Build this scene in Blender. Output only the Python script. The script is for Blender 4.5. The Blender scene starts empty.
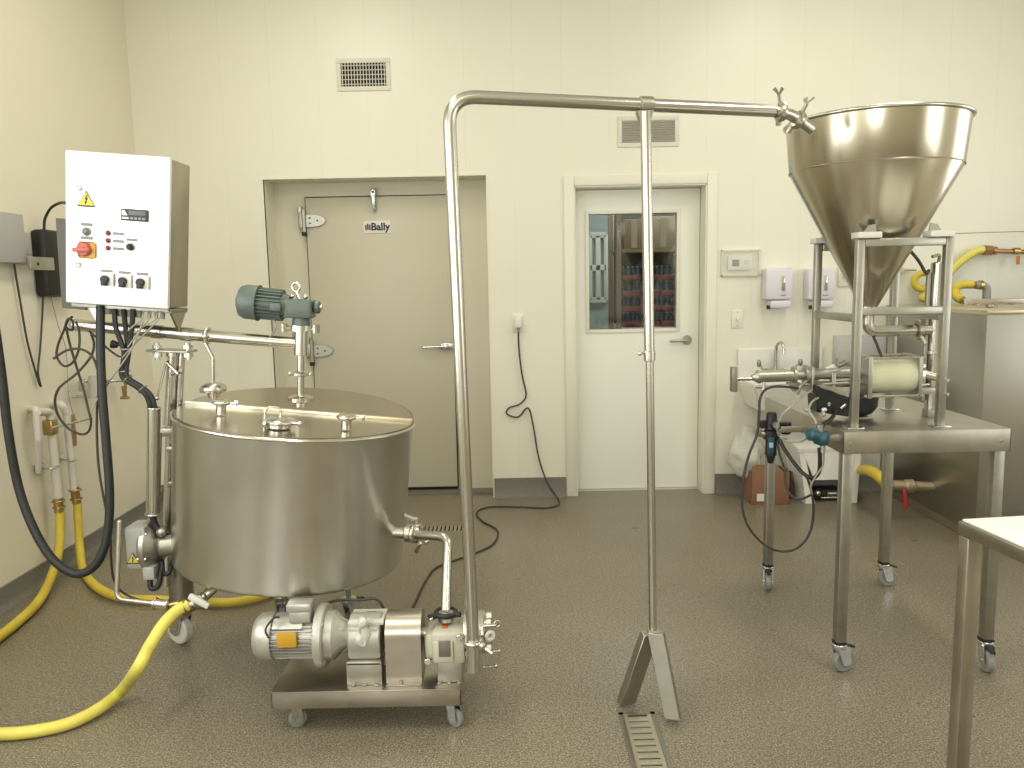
import bpy, bmesh, math, random
from mathutils import Vector, Matrix, Euler
random.seed(7)
PI = math.pi
R = math.radians
C = bpy.context.scene.collection

# ------------------------------------------------------------------ camera model (1024 x 768)
CAM_H, FPX = 1.45, 790.0
PITCH, ROLL = math.atan(102 / FPX), R(1.15)
_fw = Vector((0, math.cos(PITCH), -math.sin(PITCH)))
_up = Vector((0, math.sin(PITCH), math.cos(PITCH)))
_rt = Vector((1, 0, 0))
CR = _rt * math.cos(ROLL) - _up * math.sin(ROLL)
CU = _rt * math.sin(ROLL) + _up * math.cos(ROLL)

def at(x, y, X=None, Y=None, Z=None):
    """world point seen at pixel (x, y) on the plane X=, Y= or Z=."""
    d = _fw + CR * ((x - 512) / FPX) + CU * ((384 - y) / FPX)
    if Z is not None: t = (Z - CAM_H) / d.z
    elif Y is not None: t = Y / d.y
    else: t = X / d.x
    return Vector((0, 0, CAM_H)) + d * t

def path(pts):
    return [at(p[0], p[1], Y=p[2]) if len(p) == 3 else at(p[0], p[1], Z=p[3]) for p in pts]

# ------------------------------------------------------------------ materials
def new_mat(name):
    m = bpy.data.materials.new(name); m.use_nodes = True
    nt = m.node_tree
    return m, nt, nt.nodes['Principled BSDF']

def mat(name, col, rough=0.5, metal=0.0, bump=0.0, bscale=60, var=0.0, vscale=4, stretch=(1, 1, 1), spec=0.5, trans=0.0, alpha=1.0, emis=None, coat=0.0, ior=1.45):
    m, nt, b = new_mat(name)
    b.inputs['Base Color'].default_value = (*col, 1)
    b.inputs['Roughness'].default_value = rough
    b.inputs['Metallic'].default_value = metal
    b.inputs['Specular IOR Level'].default_value = spec
    b.inputs['Transmission Weight'].default_value = trans
    b.inputs['Alpha'].default_value = alpha
    b.inputs['Coat Weight'].default_value = coat
    b.inputs['IOR'].default_value = ior
    if emis:
        b.inputs['Emission Color'].default_value = (*emis[0], 1); b.inputs['Emission Strength'].default_value = emis[1]
    if bump or var:
        tc = nt.nodes.new('ShaderNodeTexCoord'); mp = nt.nodes.new('ShaderNodeMapping')
        mp.inputs['Scale'].default_value = stretch
        nt.links.new(tc.outputs['Object'], mp.inputs['Vector'])
    if bump:
        n = nt.nodes.new('ShaderNodeTexNoise'); n.inputs['Scale'].default_value = bscale; n.inputs['Detail'].default_value = 3
        nt.links.new(mp.outputs['Vector'], n.inputs['Vector'])
        bp = nt.nodes.new('ShaderNodeBump'); bp.inputs['Strength'].default_value = bump; bp.inputs['Distance'].default_value = 0.002
        nt.links.new(n.outputs['Fac'], bp.inputs['Height']); nt.links.new(bp.outputs['Normal'], b.inputs['Normal'])
    if var:
        n2 = nt.nodes.new('ShaderNodeTexNoise'); n2.inputs['Scale'].default_value = vscale; n2.inputs['Detail'].default_value = 4
        nt.links.new(mp.outputs['Vector'], n2.inputs['Vector'])
        cr = nt.nodes.new('ShaderNodeValToRGB')
        cr.color_ramp.elements[0].position = 0.3; cr.color_ramp.elements[1].position = 0.7
        cr.color_ramp.elements[0].color = (*[c * (1 - var) for c in col], 1)
        cr.color_ramp.elements[1].color = (*[min(1, c * (1 + var * 0.6)) for c in col], 1)
        nt.links.new(n2.outputs['Fac'], cr.inputs['Fac']); nt.links.new(cr.outputs['Color'], b.inputs['Base Color'])
        mr = nt.nodes.new('ShaderNodeMapRange')
        mr.inputs['To Min'].default_value = max(0.02, rough * (1 - var)); mr.inputs['To Max'].default_value = min(1, rough * (1 + var))
        nt.links.new(n2.outputs['Fac'], mr.inputs['Value']); nt.links.new(mr.outputs['Result'], b.inputs['Roughness'])
    return m

M = {}
M['steel'] = mat('brushed_stainless', (0.60, 0.565, 0.49), 0.30, 1.0, bump=0.05, bscale=180, var=0.10, vscale=9, stretch=(1, 1, 0.12))
M['vat'] = mat('vat_stainless', (0.60, 0.59, 0.54), 0.30, 1.0, bump=0.08, bscale=150, var=0.07, vscale=5, stretch=(1, 1, 1))
_nt = M['vat'].node_tree; _b = _nt.nodes['Principled BSDF']; _t = _nt.nodes.new('ShaderNodeTangent'); _t.direction_type = 'RADIAL'; _t.axis = 'Z'
_nt.links.new(_t.outputs[0], _b.inputs['Tangent']); _b.inputs['Anisotropic'].default_value = 0.8; _b.inputs['Anisotropic Rotation'].default_value = 0.25
M['lid'] = mat('lid_stainless', (0.47, 0.42, 0.33), 0.24, 1.0, bump=0.03, bscale=120, var=0.08, vscale=4)
M['hopper'] = mat('hopper_stainless', (0.52, 0.48, 0.385), 0.22, 1.0, bump=0.05, bscale=60, var=0.14, vscale=6, stretch=(1, 1, 0.3))
M['tube'] = mat('polished_tube', (0.57, 0.555, 0.50), 0.25, 1.0)
M['chrome'] = mat('chrome', (0.62, 0.60, 0.54), 0.24, 1.0)
M['angle'] = mat('frame_steel', (0.47, 0.445, 0.39), 0.42, 1.0, var=0.10, vscale=20)
M['alu'] = mat('aluminium', (0.45, 0.445, 0.395), 0.40, 0.95, var=0.1, vscale=15)
M['darksteel'] = mat('dull_steel', (0.36, 0.34, 0.30), 0.45, 1.0, var=0.15, vscale=12)
M['cart'] = mat('cart_steel', (0.48, 0.44, 0.38), 0.34, 1.0, var=0.15, vscale=8)
M['zinc'] = mat('zinc_plate', (0.66, 0.69, 0.70), 0.26, 1.0, var=0.15, vscale=30)
M['cabinet'] = mat('cabinet_front_glare', (0.93, 0.95, 0.96), 0.42, 0.6)  # stainless front, window glare painted in as near-white
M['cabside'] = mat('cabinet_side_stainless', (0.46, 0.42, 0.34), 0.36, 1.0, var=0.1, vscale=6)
M['black'] = mat('black_plastic', (0.018, 0.017, 0.016), 0.45)
M['rubber'] = mat('black_rubber', (0.020, 0.021, 0.020), 0.5, bump=0.1, bscale=90)
M['cord'] = mat('dark_cord', (0.05, 0.045, 0.035), 0.55)
M['greycord'] = mat('grey_tube', (0.32, 0.31, 0.26), 0.5)
M['yellow'] = mat('yellow_hose', (0.68, 0.52, 0.055), 0.42, bump=0.15, bscale=70, var=0.18, vscale=7)
M['yellow2'] = mat('pale_yellow_hose', (0.74, 0.66, 0.13), 0.40, bump=0.12, bscale=70, var=0.12, vscale=8)
M['brass'] = mat('brass', (0.50, 0.35, 0.15), 0.32, 1.0, var=0.2, vscale=30)
M['copper'] = mat('copper', (0.42, 0.22, 0.13), 0.42, 1.0, var=0.2, vscale=20)
M['white'] = mat('white_plastic', (0.80, 0.79, 0.73), 0.42)
M['lilac'] = mat('dispenser_plastic', (0.72, 0.69, 0.74), 0.35)
M['porcelain'] = mat('porcelain', (0.80, 0.79, 0.73), 0.2)
M['offwhite'] = mat('offwhite_paint', (0.66, 0.65, 0.58), 0.45, var=0.06, vscale=6)
M['pvc'] = mat('white_pvc', (0.66, 0.63, 0.55), 0.4)
M['grey'] = mat('grey_plastic', (0.33, 0.32, 0.28), 0.5)
M['boxgrey'] = mat('grey_enamel', (0.42, 0.42, 0.40), 0.45)
M['midgrey'] = mat('mid_grey_plastic', (0.26, 0.26, 0.25), 0.4)
M['motorgreen'] = mat('motor_green_paint', (0.115, 0.145, 0.125), 0.38, var=0.10, vscale=25)
M['motorsilver'] = mat('motor_silver_paint', (0.52, 0.51, 0.46), 0.36, 0.55, var=0.1, vscale=20)
M['pumpgreen'] = mat('pump_pale_paint', (0.56, 0.54, 0.43), 0.38, var=0.06, vscale=15)
M['plate'] = mat('name_plate', (0.24, 0.23, 0.20), 0.4, 0.6)
M['orange'] = mat('orange_label', (0.55, 0.32, 0.03), 0.5)
M['redorange'] = mat('red_orange_label', (0.60, 0.16, 0.03), 0.5)
M['red'] = mat('red_plastic', (0.52, 0.035, 0.035), 0.4)
M['amber'] = mat('amber_plate', (0.70, 0.42, 0.12), 0.45)
M['signyellow'] = mat('sign_yellow', (0.75, 0.62, 0.10), 0.5)
M['green'] = mat('green_lens', (0.14, 0.19, 0.14), 0.25)
M['darkred'] = mat('red_lens', (0.22, 0.02, 0.04), 0.25)
M['cast'] = mat('clear_yellowed_acrylic', (0.86, 0.87, 0.60), 0.22, trans=0.15, coat=0.4)
M['teal'] = mat('teal_plastic', (0.02, 0.085, 0.11), 0.35)
M['clear'] = mat('milky_tube', (0.66, 0.66, 0.60), 0.25, trans=0.5, alpha=.7)
M['card'] = mat('cardboard', (0.27, 0.14, 0.08), 0.8, var=0.12, vscale=10)
M['paper'] = mat('paper', (0.78, 0.77, 0.70), 0.7)
M['bag'] = mat('plastic_film', (0.74, 0.73, 0.66), 0.28, alpha=0.72, bump=0.6, bscale=30)
M['ink'] = mat('ink', (0.03, 0.03, 0.05), 0.6)
M['greyink'] = mat('grey_ink', (0.30, 0.30, 0.30), 0.6)
M['slot'] = mat('dark_slot', (0.012, 0.012, 0.010), 0.8)
M['vent'] = mat('vent_enamel', (0.70, 0.68, 0.58), 0.5)
M['door'] = mat('cold_door_panel', (0.575, 0.54, 0.425), 0.42, bump=0.05, bscale=160)
M['door2'] = mat('door_enamel', (0.87, 0.88, 0.79), 0.40)
M['casing'] = mat('door_casing', (0.80, 0.775, 0.66), 0.42)
M['whitetop'] = mat('white_table_top', (0.84, 0.84, 0.80), 0.30)
M['bottleblue'] = mat('bottle_blue', (0.03, 0.07, 0.12), 0.25)
M['bottlered'] = mat('bottle_red', (0.14, 0.025, 0.025), 0.35)
M['woodshelf'] = mat('brown_board', (0.22, 0.15, 0.09), 0.6)

# glass pane: fresnel mix of clear and glossy
def glass():
    m, nt, b = new_mat('window_glass')
    out = nt.nodes['Material Output']
    tr = nt.nodes.new('ShaderNodeBsdfTransparent'); gl = nt.nodes.new('ShaderNodeBsdfGlossy'); mx = nt.nodes.new('ShaderNodeMixShader')
    fr = nt.nodes.new('ShaderNodeFresnel'); fr.inputs['IOR'].default_value = 1.6
    gl.inputs['Roughness'].default_value = 0.03
    tr.inputs['Color'].default_value = (0.9, 0.94, 0.93, 1)
    nt.links.new(fr.outputs[0], mx.inputs[0]); nt.links.new(tr.outputs[0], mx.inputs[1]); nt.links.new(gl.outputs[0], mx.inputs[2])
    nt.links.new(mx.outputs[0], out.inputs['Surface']); nt.nodes.remove(b)
    return m
M['glass'] = glass()

# wall: white panels with vertical seams every 32 cm
def wall_mat(name, col, axis, x0, pitch):
    m, nt, b = new_mat(name)
    geo = nt.nodes.new('ShaderNodeNewGeometry'); sep = nt.nodes.new('ShaderNodeSeparateXYZ')
    nt.links.new(geo.outputs['Position'], sep.inputs[0])
    def mth(op, a, c=None, **k):
        n = nt.nodes.new('ShaderNodeMath'); n.operation = op
        for i, v in enumerate((a, c)):
            if v is None: continue
            if isinstance(v, (int, float)): n.inputs[i].default_value = v
            else: nt.links.new(v, n.inputs[i])
        return n.outputs[0]
    u = mth('DIVIDE', mth('SUBTRACT', sep.outputs[axis], x0 - 40 * pitch), pitch)
    fr = mth('FRACT', u)
    d = mth('ABSOLUTE', mth('SUBTRACT', fr, 0.5))
    line = mth('GREATER_THAN', mth('MULTIPLY', d, -1), -0.0085)     # half seam 0.27 cm
    line2 = mth('GREATER_THAN', mth('MULTIPLY', d, -1), -0.045)
    n = nt.nodes.new('ShaderNodeTexNoise'); n.inputs['Scale'].default_value = 1.3; n.inputs['Detail'].default_value = 4
    nt.links.new(geo.outputs['Position'], n.inputs['Vector'])
    r = nt.nodes.new('ShaderNodeValToRGB'); r.color_ramp.elements[0].position = 0.35; r.color_ramp.elements[1].position = 0.65
    r.color_ramp.elements[0].color = (*[c * 0.975 for c in col], 1); r.color_ramp.elements[1].color = (*col, 1)
    nt.links.new(n.outputs['Fac'], r.inputs['Fac'])
    mx = nt.nodes.new('ShaderNodeMix'); mx.data_type = 'RGBA'
    mx.inputs['B'].default_value = (*[c * 0.94 for c in col], 1)
    nt.links.new(r.outputs['Color'], mx.inputs['A']); nt.links.new(line, mx.inputs['Factor'])
    nt.links.new(mx.outputs['Result'], b.inputs['Base Color'])
    h = mth('SUBTRACT', 1.0, mth('ADD', mth('MULTIPLY', line, 0.7), mth('MULTIPLY', line2, 0.3)))
    bp = nt.nodes.new('ShaderNodeBump'); bp.inputs['Strength'].default_value = 0.25; bp.inputs['Distance'].default_value = 0.002
    nt.links.new(h, bp.inputs['Height'])
    n3 = nt.nodes.new('ShaderNodeTexNoise'); n3.inputs['Scale'].default_value = 5
    nt.links.new(geo.outputs['Position'], n3.inputs['Vector'])
    bp2 = nt.nodes.new('ShaderNodeBump'); bp2.inputs['Strength'].default_value = 0.12; bp2.inputs['Distance'].default_value = 0.01
    nt.links.new(n3.outputs['Fac'], bp2.inputs['Height']); nt.links.new(bp.outputs['Normal'], bp2.inputs['Normal'])
    nt.links.new(bp2.outputs['Normal'], b.inputs['Normal'])
    b.inputs['Roughness'].default_value = 0.38; b.inputs['Specular IOR Level'].default_value = 0.4
    return m
WALLC = (0.82, 0.80, 0.68)
M['wall'] = wall_mat('wall_panels', WALLC, 0, at(272, 130, Y=5.22).x + 0.154, 0.3085)
M['wallside'] = wall_mat('side_wall_panels', (0.80, 0.75, 0.61), 1, 5.22 + 1.22 * .5 + .3, 6.1)  # same panels, warmed: floor bounce is put into this colour
M['ceiling'] = mat('ceiling_white', (0.85, 0.84, 0.78), 0.6)
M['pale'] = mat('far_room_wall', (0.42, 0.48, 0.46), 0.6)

def floor_mat():
    m, nt, b = new_mat('speckled_floor')
    tc = nt.nodes.new('ShaderNodeNewGeometry')
    def noise(s, d=3, rough=0.5):
        n = nt.nodes.new('ShaderNodeTexNoise'); n.inputs['Scale'].default_value = s; n.inputs['Detail'].default_value = d; n.inputs['Roughness'].default_value = rough
        nt.links.new(tc.outputs['Position'], n.inputs['Vector']); return n
    def ramp(src, pts):
        r = nt.nodes.new('ShaderNodeValToRGB'); els = r.color_ramp.elements
        while len(els) < len(pts): els.new(0.5)
        for e, (p, c) in zip(els, pts): e.position = p; e.color = (*c, 1)
        nt.links.new(src, r.inputs['Fac']); return r.outputs['Color']
    fine = ramp(noise(190, 2, 0.6).outputs['Fac'], [(0.34, (0.075, 0.062, 0.044)), (0.46, (0.20, 0.170, 0.118)), (0.54, (0.25, 0.215, 0.155)), (0.66, (0.45, 0.41, 0.32))])
    mid = ramp(noise(75, 2).outputs['Fac'], [(0.35, (0.78, 0.78, 0.76)), (0.65, (1.12, 1.12, 1.12))])
    big = ramp(noise(0.9, 4).outputs['Fac'], [(0.3, (0.86, 0.84, 0.80)), (0.7, (1.10, 1.10, 1.10))])
    def mul(a, c):
        x = nt.nodes.new('ShaderNodeMix'); x.data_type = 'RGBA'; x.blend_type = 'MULTIPLY'; x.inputs['Factor'].default_value = 1
        nt.links.new(a, x.inputs['A']); nt.links.new(c, x.inputs['B']); return x.outputs['Result']
    nt.links.new(mul(mul(fine, mid), big), b.inputs['Base Color'])
    rr = nt.nodes.new('ShaderNodeMapRange'); rr.inputs['To Min'].default_value = 0.20; rr.inputs['To Max'].default_value = 0.40
    nt.links.new(noise(2.2, 5).outputs['Fac'], rr.inputs['Value']); nt.links.new(rr.outputs['Result'], b.inputs['Roughness'])
    bp = nt.nodes.new('ShaderNodeBump'); bp.inputs['Strength'].default_value = 0.25; bp.inputs['Distance'].default_value = 0.002
    nt.links.new(noise(60, 3).outputs['Fac'], bp.inputs['Height']); nt.links.new(bp.outputs['Normal'], b.inputs['Normal'])
    b.inputs['Specular IOR Level'].default_value = 0.45
    return m
M['floor'] = floor_mat()
M['cove'] = mat('cove_grey', (0.185, 0.175, 0.145), 0.5, var=.12, vscale=60)

# ------------------------------------------------------------------ mesh builder
def frame_from(z, x=None):
    z = Vector(z).normalized()
    if x is None: x = Vector((1, 0, 0)) if abs(z.x) < 0.9 else Vector((0, 1, 0))
    y = z.cross(Vector(x)).normalized(); x = y.cross(z)
    return Matrix((x, y, z)).transposed()

def smooth_path(pts, n=8):
    pts = [Vector(p) for p in pts]
    if len(pts) < 3: return pts
    P = [pts[0] * 2 - pts[1]] + pts + [pts[-1] * 2 - pts[-2]]
    out = []
    for i in range(1, len(P) - 2):
        for k in range(n):
            t = k / n
            a, b, c, d = P[i - 1], P[i], P[i + 1], P[i + 2]
            out.append(0.5 * ((2 * b) + (c - a) * t + (2 * a - 5 * b + 4 * c - d) * t * t + (3 * b - a - 3 * c + d) * t ** 3))
    out.append(pts[-1])
    return out

def fillet(pts, r, n=8):
    """poly-line with rounded corners (bends of a pipe)."""
    pts = [Vector(p) for p in pts]; out = [pts[0]]
    for a, b, c in zip(pts, pts[1:], pts[2:]):
        u = (a - b).normalized(); v = (c - b).normalized()
        ang = u.angle(v); t = min(r / math.tan(ang / 2), (a - b).length * 0.49, (c - b).length * 0.49)
        p, q = b + u * t, b + v * t
        for k in range(n + 1):
            s = k / n
            out.append((1 - s) ** 2 * p + 2 * s * (1 - s) * b + s * s * q)
    out.append(pts[-1]); return out

class MB:
    def __init__(s, T=None):
        s.bm = bmesh.new(); s.T = T or Matrix.Identity(4)
    def _v(s, p): return s.bm.verts.new(s.T @ Vector(p))
    def box(s, c, d, bev=0.0, rot=None, seg=2):
        """centre c, full size d."""
        rot = rot.to_4x4() if rot is not None else Matrix.Identity(4)
        mt = Matrix.Translation(Vector(c)) @ rot @ Matrix.Diagonal((*d, 1))
        g = bmesh.ops.create_cube(s.bm, size=1.0, matrix=s.T @ mt)
        if bev:
            es = list({e for v in g['verts'] for e in v.link_edges})
            bmesh.ops.bevel(s.bm, geom=es, offset=bev, segments=seg, profile=0.5, affect='EDGES')
        return s
    def b2(s, lo, hi, bev=0.0):
        lo, hi = Vector(lo), Vector(hi)
        return s.box((lo + hi) / 2, [abs(v) for v in (hi - lo)], bev)
    def lathe(s, prof, o=(0, 0, 0), axis=(0, 0, 1), seg=32, caps=True, a0=0, a1=2 * PI, x=None):
        """prof: list of (r, h) along axis."""
        F = frame_from(axis, x); o = Vector(o); full = abs(a1 - a0 - 2 * PI) < 1e-6
        n = seg if full else seg + 1; rings = []
        for r, h in prof:
            if r < 1e-6 and full: rings.append([s._v(o + F @ Vector((0, 0, h)))]); continue
            rings.append([s._v(o + F @ Vector((r * math.cos(a0 + (a1 - a0) * k / seg), r * math.sin(a0 + (a1 - a0) * k / seg), h))) for k in range(n)])
        for A, B in zip(rings, rings[1:]):
            m = n if full else n - 1
            for k in range(m):
                k2 = (k + 1) % n
                if len(A) == 1 and len(B) == 1: continue
                if len(A) == 1: f = [A[0], B[k2], B[k]]
                elif len(B) == 1: f = [A[k], A[k2], B[0]]
                else: f = [A[k], A[k2], B[k2], B[k]]
                try: s.bm.faces.new(f)
                except ValueError: pass
        if caps and full:
            if len(rings[0]) > 1: s.bm.faces.new(list(reversed(rings[0])))
            if len(rings[-1]) > 1: s.bm.faces.new(rings[-1])
        return s
    def cyl(s, a, b, r, r2=None, seg=20, bev=0.0):
        a, b = Vector(a), Vector(b); L = (b - a).length; r2 = r if r2 is None else r2
        if bev: pr = [(r - bev, 0), (r, bev), (r2, L - bev), (r2 - bev, L)]
        else: pr = [(r, 0), (r2, L)]
        return s.lathe(pr, a, b - a, seg)
    def sphere(s, c, r, sc=(1, 1, 1), seg=16):
        g = bmesh.ops.create_uvsphere(s.bm, u_segments=seg, v_segments=seg // 2 + 2, radius=r, matrix=s.T @ Matrix.Translation(Vector(c)) @ Matrix.Diagonal((*sc, 1)))
        return s
    def torus(s, c, Rr, r, axis=(0, 0, 1), seg=28, sub=10):
        F = frame_from(axis); c = Vector(c)
        rs = [[s._v(c + F @ Vector(((Rr + r * math.cos(b)) * math.cos(a), (Rr + r * math.cos(b)) * math.sin(a), r * math.sin(b)))) for b in [2 * PI * j / sub for j in range(sub)]] for a in [2 * PI * i / seg for i in range(seg)]]
        for i in range(seg):
            for j in range(sub):
                s.bm.faces.new([rs[i][j], rs[(i + 1) % seg][j], rs[(i + 1) % seg][(j + 1) % sub], rs[i][(j + 1) % sub]])
        return s
    def tube(s, pts, r, seg=10, smooth=True, n=8, caps=True):
        pts = smooth_path(pts, n) if smooth else [Vector(p) for p in pts]
        rr = r if callable(r) else (lambda t: r)
        t0 = (pts[1] - pts[0]).normalized(); nrm = t0.orthogonal().normalized(); rings = []
        for i, p in enumerate(pts):
            t = (pts[min(i + 1, len(pts) - 1)] - pts[max(i - 1, 0)])
            t = t.normalized() if t.length > 1e-9 else t0
            nrm = (nrm - t * nrm.dot(t)).normalized(); bn = t.cross(nrm); q = rr(i / (len(pts) - 1))
            rings.append([s._v(p + (nrm * math.cos(a) + bn * math.sin(a)) * q) for a in [2 * PI * k / seg for k in range(seg)]])
        for A, B in zip(rings, rings[1:]):
            for k in range(seg): s.bm.faces.new([A[k], A[(k + 1) % seg], B[(k + 1) % seg], B[k]])
        if caps: s.bm.faces.new(list(reversed(rings[0]))); s.bm.faces.new(rings[-1])
        return s
    def prism(s, poly, a, b=None, d=None):
        """poly: list of 3-D points, extruded by vector d."""
        d = Vector(d if d is not None else a)
        A = [s._v(p) for p in poly]; B = [s._v(Vector(p) + d) for p in poly]
        f1 = s.bm.faces.new(A); f2 = s.bm.faces.new(list(reversed(B))); n = len(A)
        for k in range(n): s.bm.faces.new([A[k], B[k], B[(k + 1) % n], A[(k + 1) % n]])
        return s
    def hexa(s, lo4, hi4):
        A = [s._v(p) for p in lo4]; B = [s._v(p) for p in hi4]
        s.bm.faces.new(list(reversed(A))); s.bm.faces.new(B)
        for k in range(4): s.bm.faces.new([A[k], A[(k + 1) % 4], B[(k + 1) % 4], B[k]])
        return s
    def text(s, body, size, o, x=(1, 0, 0), up=(0, 0, 1), depth=0.0006, align='CENTER', bold=0.0):
        cu = bpy.data.curves.new('t', 'FONT'); cu.body = body; cu.size = size; cu.extrude = depth; cu.align_x = align; cu.align_y = 'CENTER'; cu.offset = bold; cu.resolution_u = 3
        ob = bpy.data.objects.new('t', cu); C.objects.link(ob)
        dg = bpy.context.evaluated_depsgraph_get(); me = bpy.data.meshes.new_from_object(ob.evaluated_get(dg))
        x = Vector(x).normalized(); z = x.cross(Vector(up)).normalized(); y = z.cross(x)
        T = Matrix.Translation(Vector(o)) @ Matrix((x, y, z)).transposed().to_4x4()
        me.transform(s.T @ T); s.bm.from_mesh(me)
        bpy.data.objects.remove(ob); bpy.data.curves.remove(cu); bpy.data.meshes.remove(me)
        return s
    def build(s, name, m, parent=None, label=None, cat=None, group=None, kind=None, sharp=38, fix=True):
        bm = s.bm
        if fix: bmesh.ops.recalc_face_normals(bm, faces=bm.faces[:])
        xs = [v.co for v in bm.verts]
        lo = Vector([min(c[i] for c in xs) for i in range(3)]); hi = Vector([max(c[i] for c in xs) for i in range(3)])
        o = Vector(((lo.x + hi.x) / 2, (lo.y + hi.y) / 2, lo.z))
        bmesh.ops.translate(bm, verts=bm.verts[:], vec=-o)
        me = bpy.data.meshes.new(name); bm.to_mesh(me); bm.free()
        me.polygons.foreach_set('use_smooth', [True] * len(me.polygons))
        me.set_sharp_from_angle(angle=R(sharp))
        me.materials.append(M[m] if isinstance(m, str) else m)
        ob = bpy.data.objects.new(name, me); C.objects.link(ob)
        pw = Vector((0, 0, 0))
        if parent is not None:
            ob.parent = parent; pw = Vector(parent['_w'])
        ob.location = o - pw; ob['_w'] = list(o)
        if parent is None or label: tag(ob, label, cat, group, kind)
        elif kind: ob['kind'] = kind
        return ob

def tag(o, label=None, cat=None, group=None, kind=None):
    if label: o['label'] = label
    if cat: o['category'] = cat
    if group: o['group'] = group
    if kind: o['kind'] = kind
    return o

def thing(name, loc, label, cat, group=None):
    o = bpy.data.objects.new(name, None); C.objects.link(o); o.location = Vector(loc); o['_w'] = list(Vector(loc)); o.empty_display_size = 0.05
    return tag(o, label, cat, group)

def dup(o, off, label=None, parent=None):
    c = o.copy(); C.objects.link(c)
    if parent is None: c.location = o.location + Vector(off)
    else: c.parent = parent
    if label: c['label'] = label
    for ch in list(o.children): dup(ch, off, None, c)
    return c
# ================================================================== THE ROOM
XL, XR, YB, YR, ZC = -2.385, 4.1, 5.22, -2.6, 3.5
def struct(name, mb, m, parent=None, label=None):
    return mb.build(name, m, parent, kind='structure' if parent is None else None)

# floor with two drain pits
HOLES = [(0.338, 0.456, 1.30, 2.50), (-0.63, -0.25, 4.50, 4.62)]
g1 = at(418, 525, Z=0); 
xs = sorted({XL - .2, XR + .2} | {h[i] for h in HOLES for i in (0, 1)}); ys = sorted({YR - .2, 8.6} | {h[i] for h in HOLES for i in (2, 3)})
mb = MB()
for x0, x1 in zip(xs, xs[1:]):
    for y0, y1 in zip(ys, ys[1:]):
        cx, cy = (x0 + x1) / 2, (y0 + y1) / 2
        if any(h[0] < cx < h[1] and h[2] < cy < h[3] for h in HOLES): continue
        vs = [mb._v((x0, y0, 0)), mb._v((x1, y0, 0)), mb._v((x1, y1, 0)), mb._v((x0, y1, 0))]; mb.bm.faces.new(vs)
bmesh.ops.remove_doubles(mb.bm, verts=mb.bm.verts[:], dist=1e-5)
for h in HOLES:  # pit walls and bottom
    x0, x1, y0, y1 = h; z = -0.06
    q = [(x0, y0), (x1, y0), (x1, y1), (x0, y1)]
    for (a, b), (c, d) in zip(q, q[1:] + q[:1]):
        mb.bm.faces.new([mb._v((a, b, 0)), mb._v((c, d, 0)), mb._v((c, d, z)), mb._v((a, b, z))])
    mb.bm.faces.new([mb._v((a, b, z)) for a, b in q])
struct('floor', mb, 'floor')
struct('ceiling', MB().b2((XL - .2, YR - .2, ZC), (XR + .2, YB + .25, ZC + .1)), 'ceiling')

# back wall around the niche and the door opening
NX0, NX1, NZ = -1.578, -0.142, 2.135
DX0, DX1, DZ = 0.425, 1.285, 2.055
T = 0.24
mb = MB()
for lo, hi in [((XL - .2, 0), (NX0, ZC)), ((NX0, NZ), (NX1, ZC)), ((NX1, 0), (DX0, ZC)), ((DX0, DZ), (DX1, ZC)), ((DX1, 0), (XR + .2, ZC))]:
    mb.b2((lo[0], YB, lo[1]), (hi[0], YB + T, hi[1]))
struct('wall_back', mb, 'wall')
struct('wall_left', MB().b2((XL - .2, YR, 0), (XL, YB, ZC)), 'wallside')
struct('wall_right', MB().b2((XR, YR, 0), (XR + .2, YB, ZC)), 'wallside')
struct('wall_rear', MB().b2((XL - .2, YR - .2, 0), (XR + .2, YR, ZC)), 'wallside')
# cold-room face inside the niche
struct('wall_niche', MB().b2((NX0 - .05, YB + T - .02, 0), (NX1 + .05, YB + T + .06, NZ + .1)), mat('niche_panel', (0.68, 0.64, 0.51), 0.42))
# cove base
def cove(name, a, b, nrm, h, m='cove'):
    a, b, nrm = Vector(a), Vector(b), Vector(nrm); prof = [(0, 0), (0.055, 0)]
    prof = [(0.0, 0.0), (0.055, 0.0), (0.040, 0.004), (0.024, 0.014), (0.014, 0.030), (0.012, h), (0.0, h)]
    mb = MB(); mb.prism([a + nrm * u + Vector((0, 0, z + .0005)) for u, z in prof], b - a); return struct(name, mb, m)
cove('baseboard_left', (XL, YR, 0), (XL, YB, 0), (1, 0, 0), 0.095)
cove('baseboard_back', (NX1 + .01, YB, 0), (DX0 - .075, YB, 0), (0, -1, 0), 0.135)
cove('baseboard_corner', (XL, YB, 0), (NX0, YB, 0), (0, -1, 0), 0.135)
cove('baseboard_right', (DX1 + .075, YB, 0), (XR, YB, 0), (0, -1, 0), 0.135)
struct('trim_sill', MB().b2((NX0, YB + .10, 0), (NX1, YB + T - .02, 0.012)), 'cove')
# niche edge trim
mb = MB(); w = .014
mb.b2((NX0 - w, YB - .004, 0.13), (NX0, YB + .02, NZ + w)).b2((NX0, YB - .004, NZ), (NX1 + w, YB + .02, NZ + w)).b2((NX1, YB - .004, .13), (NX1 + w, YB + .02, NZ))
struct('trim_niche', mb, 'casing')

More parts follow.
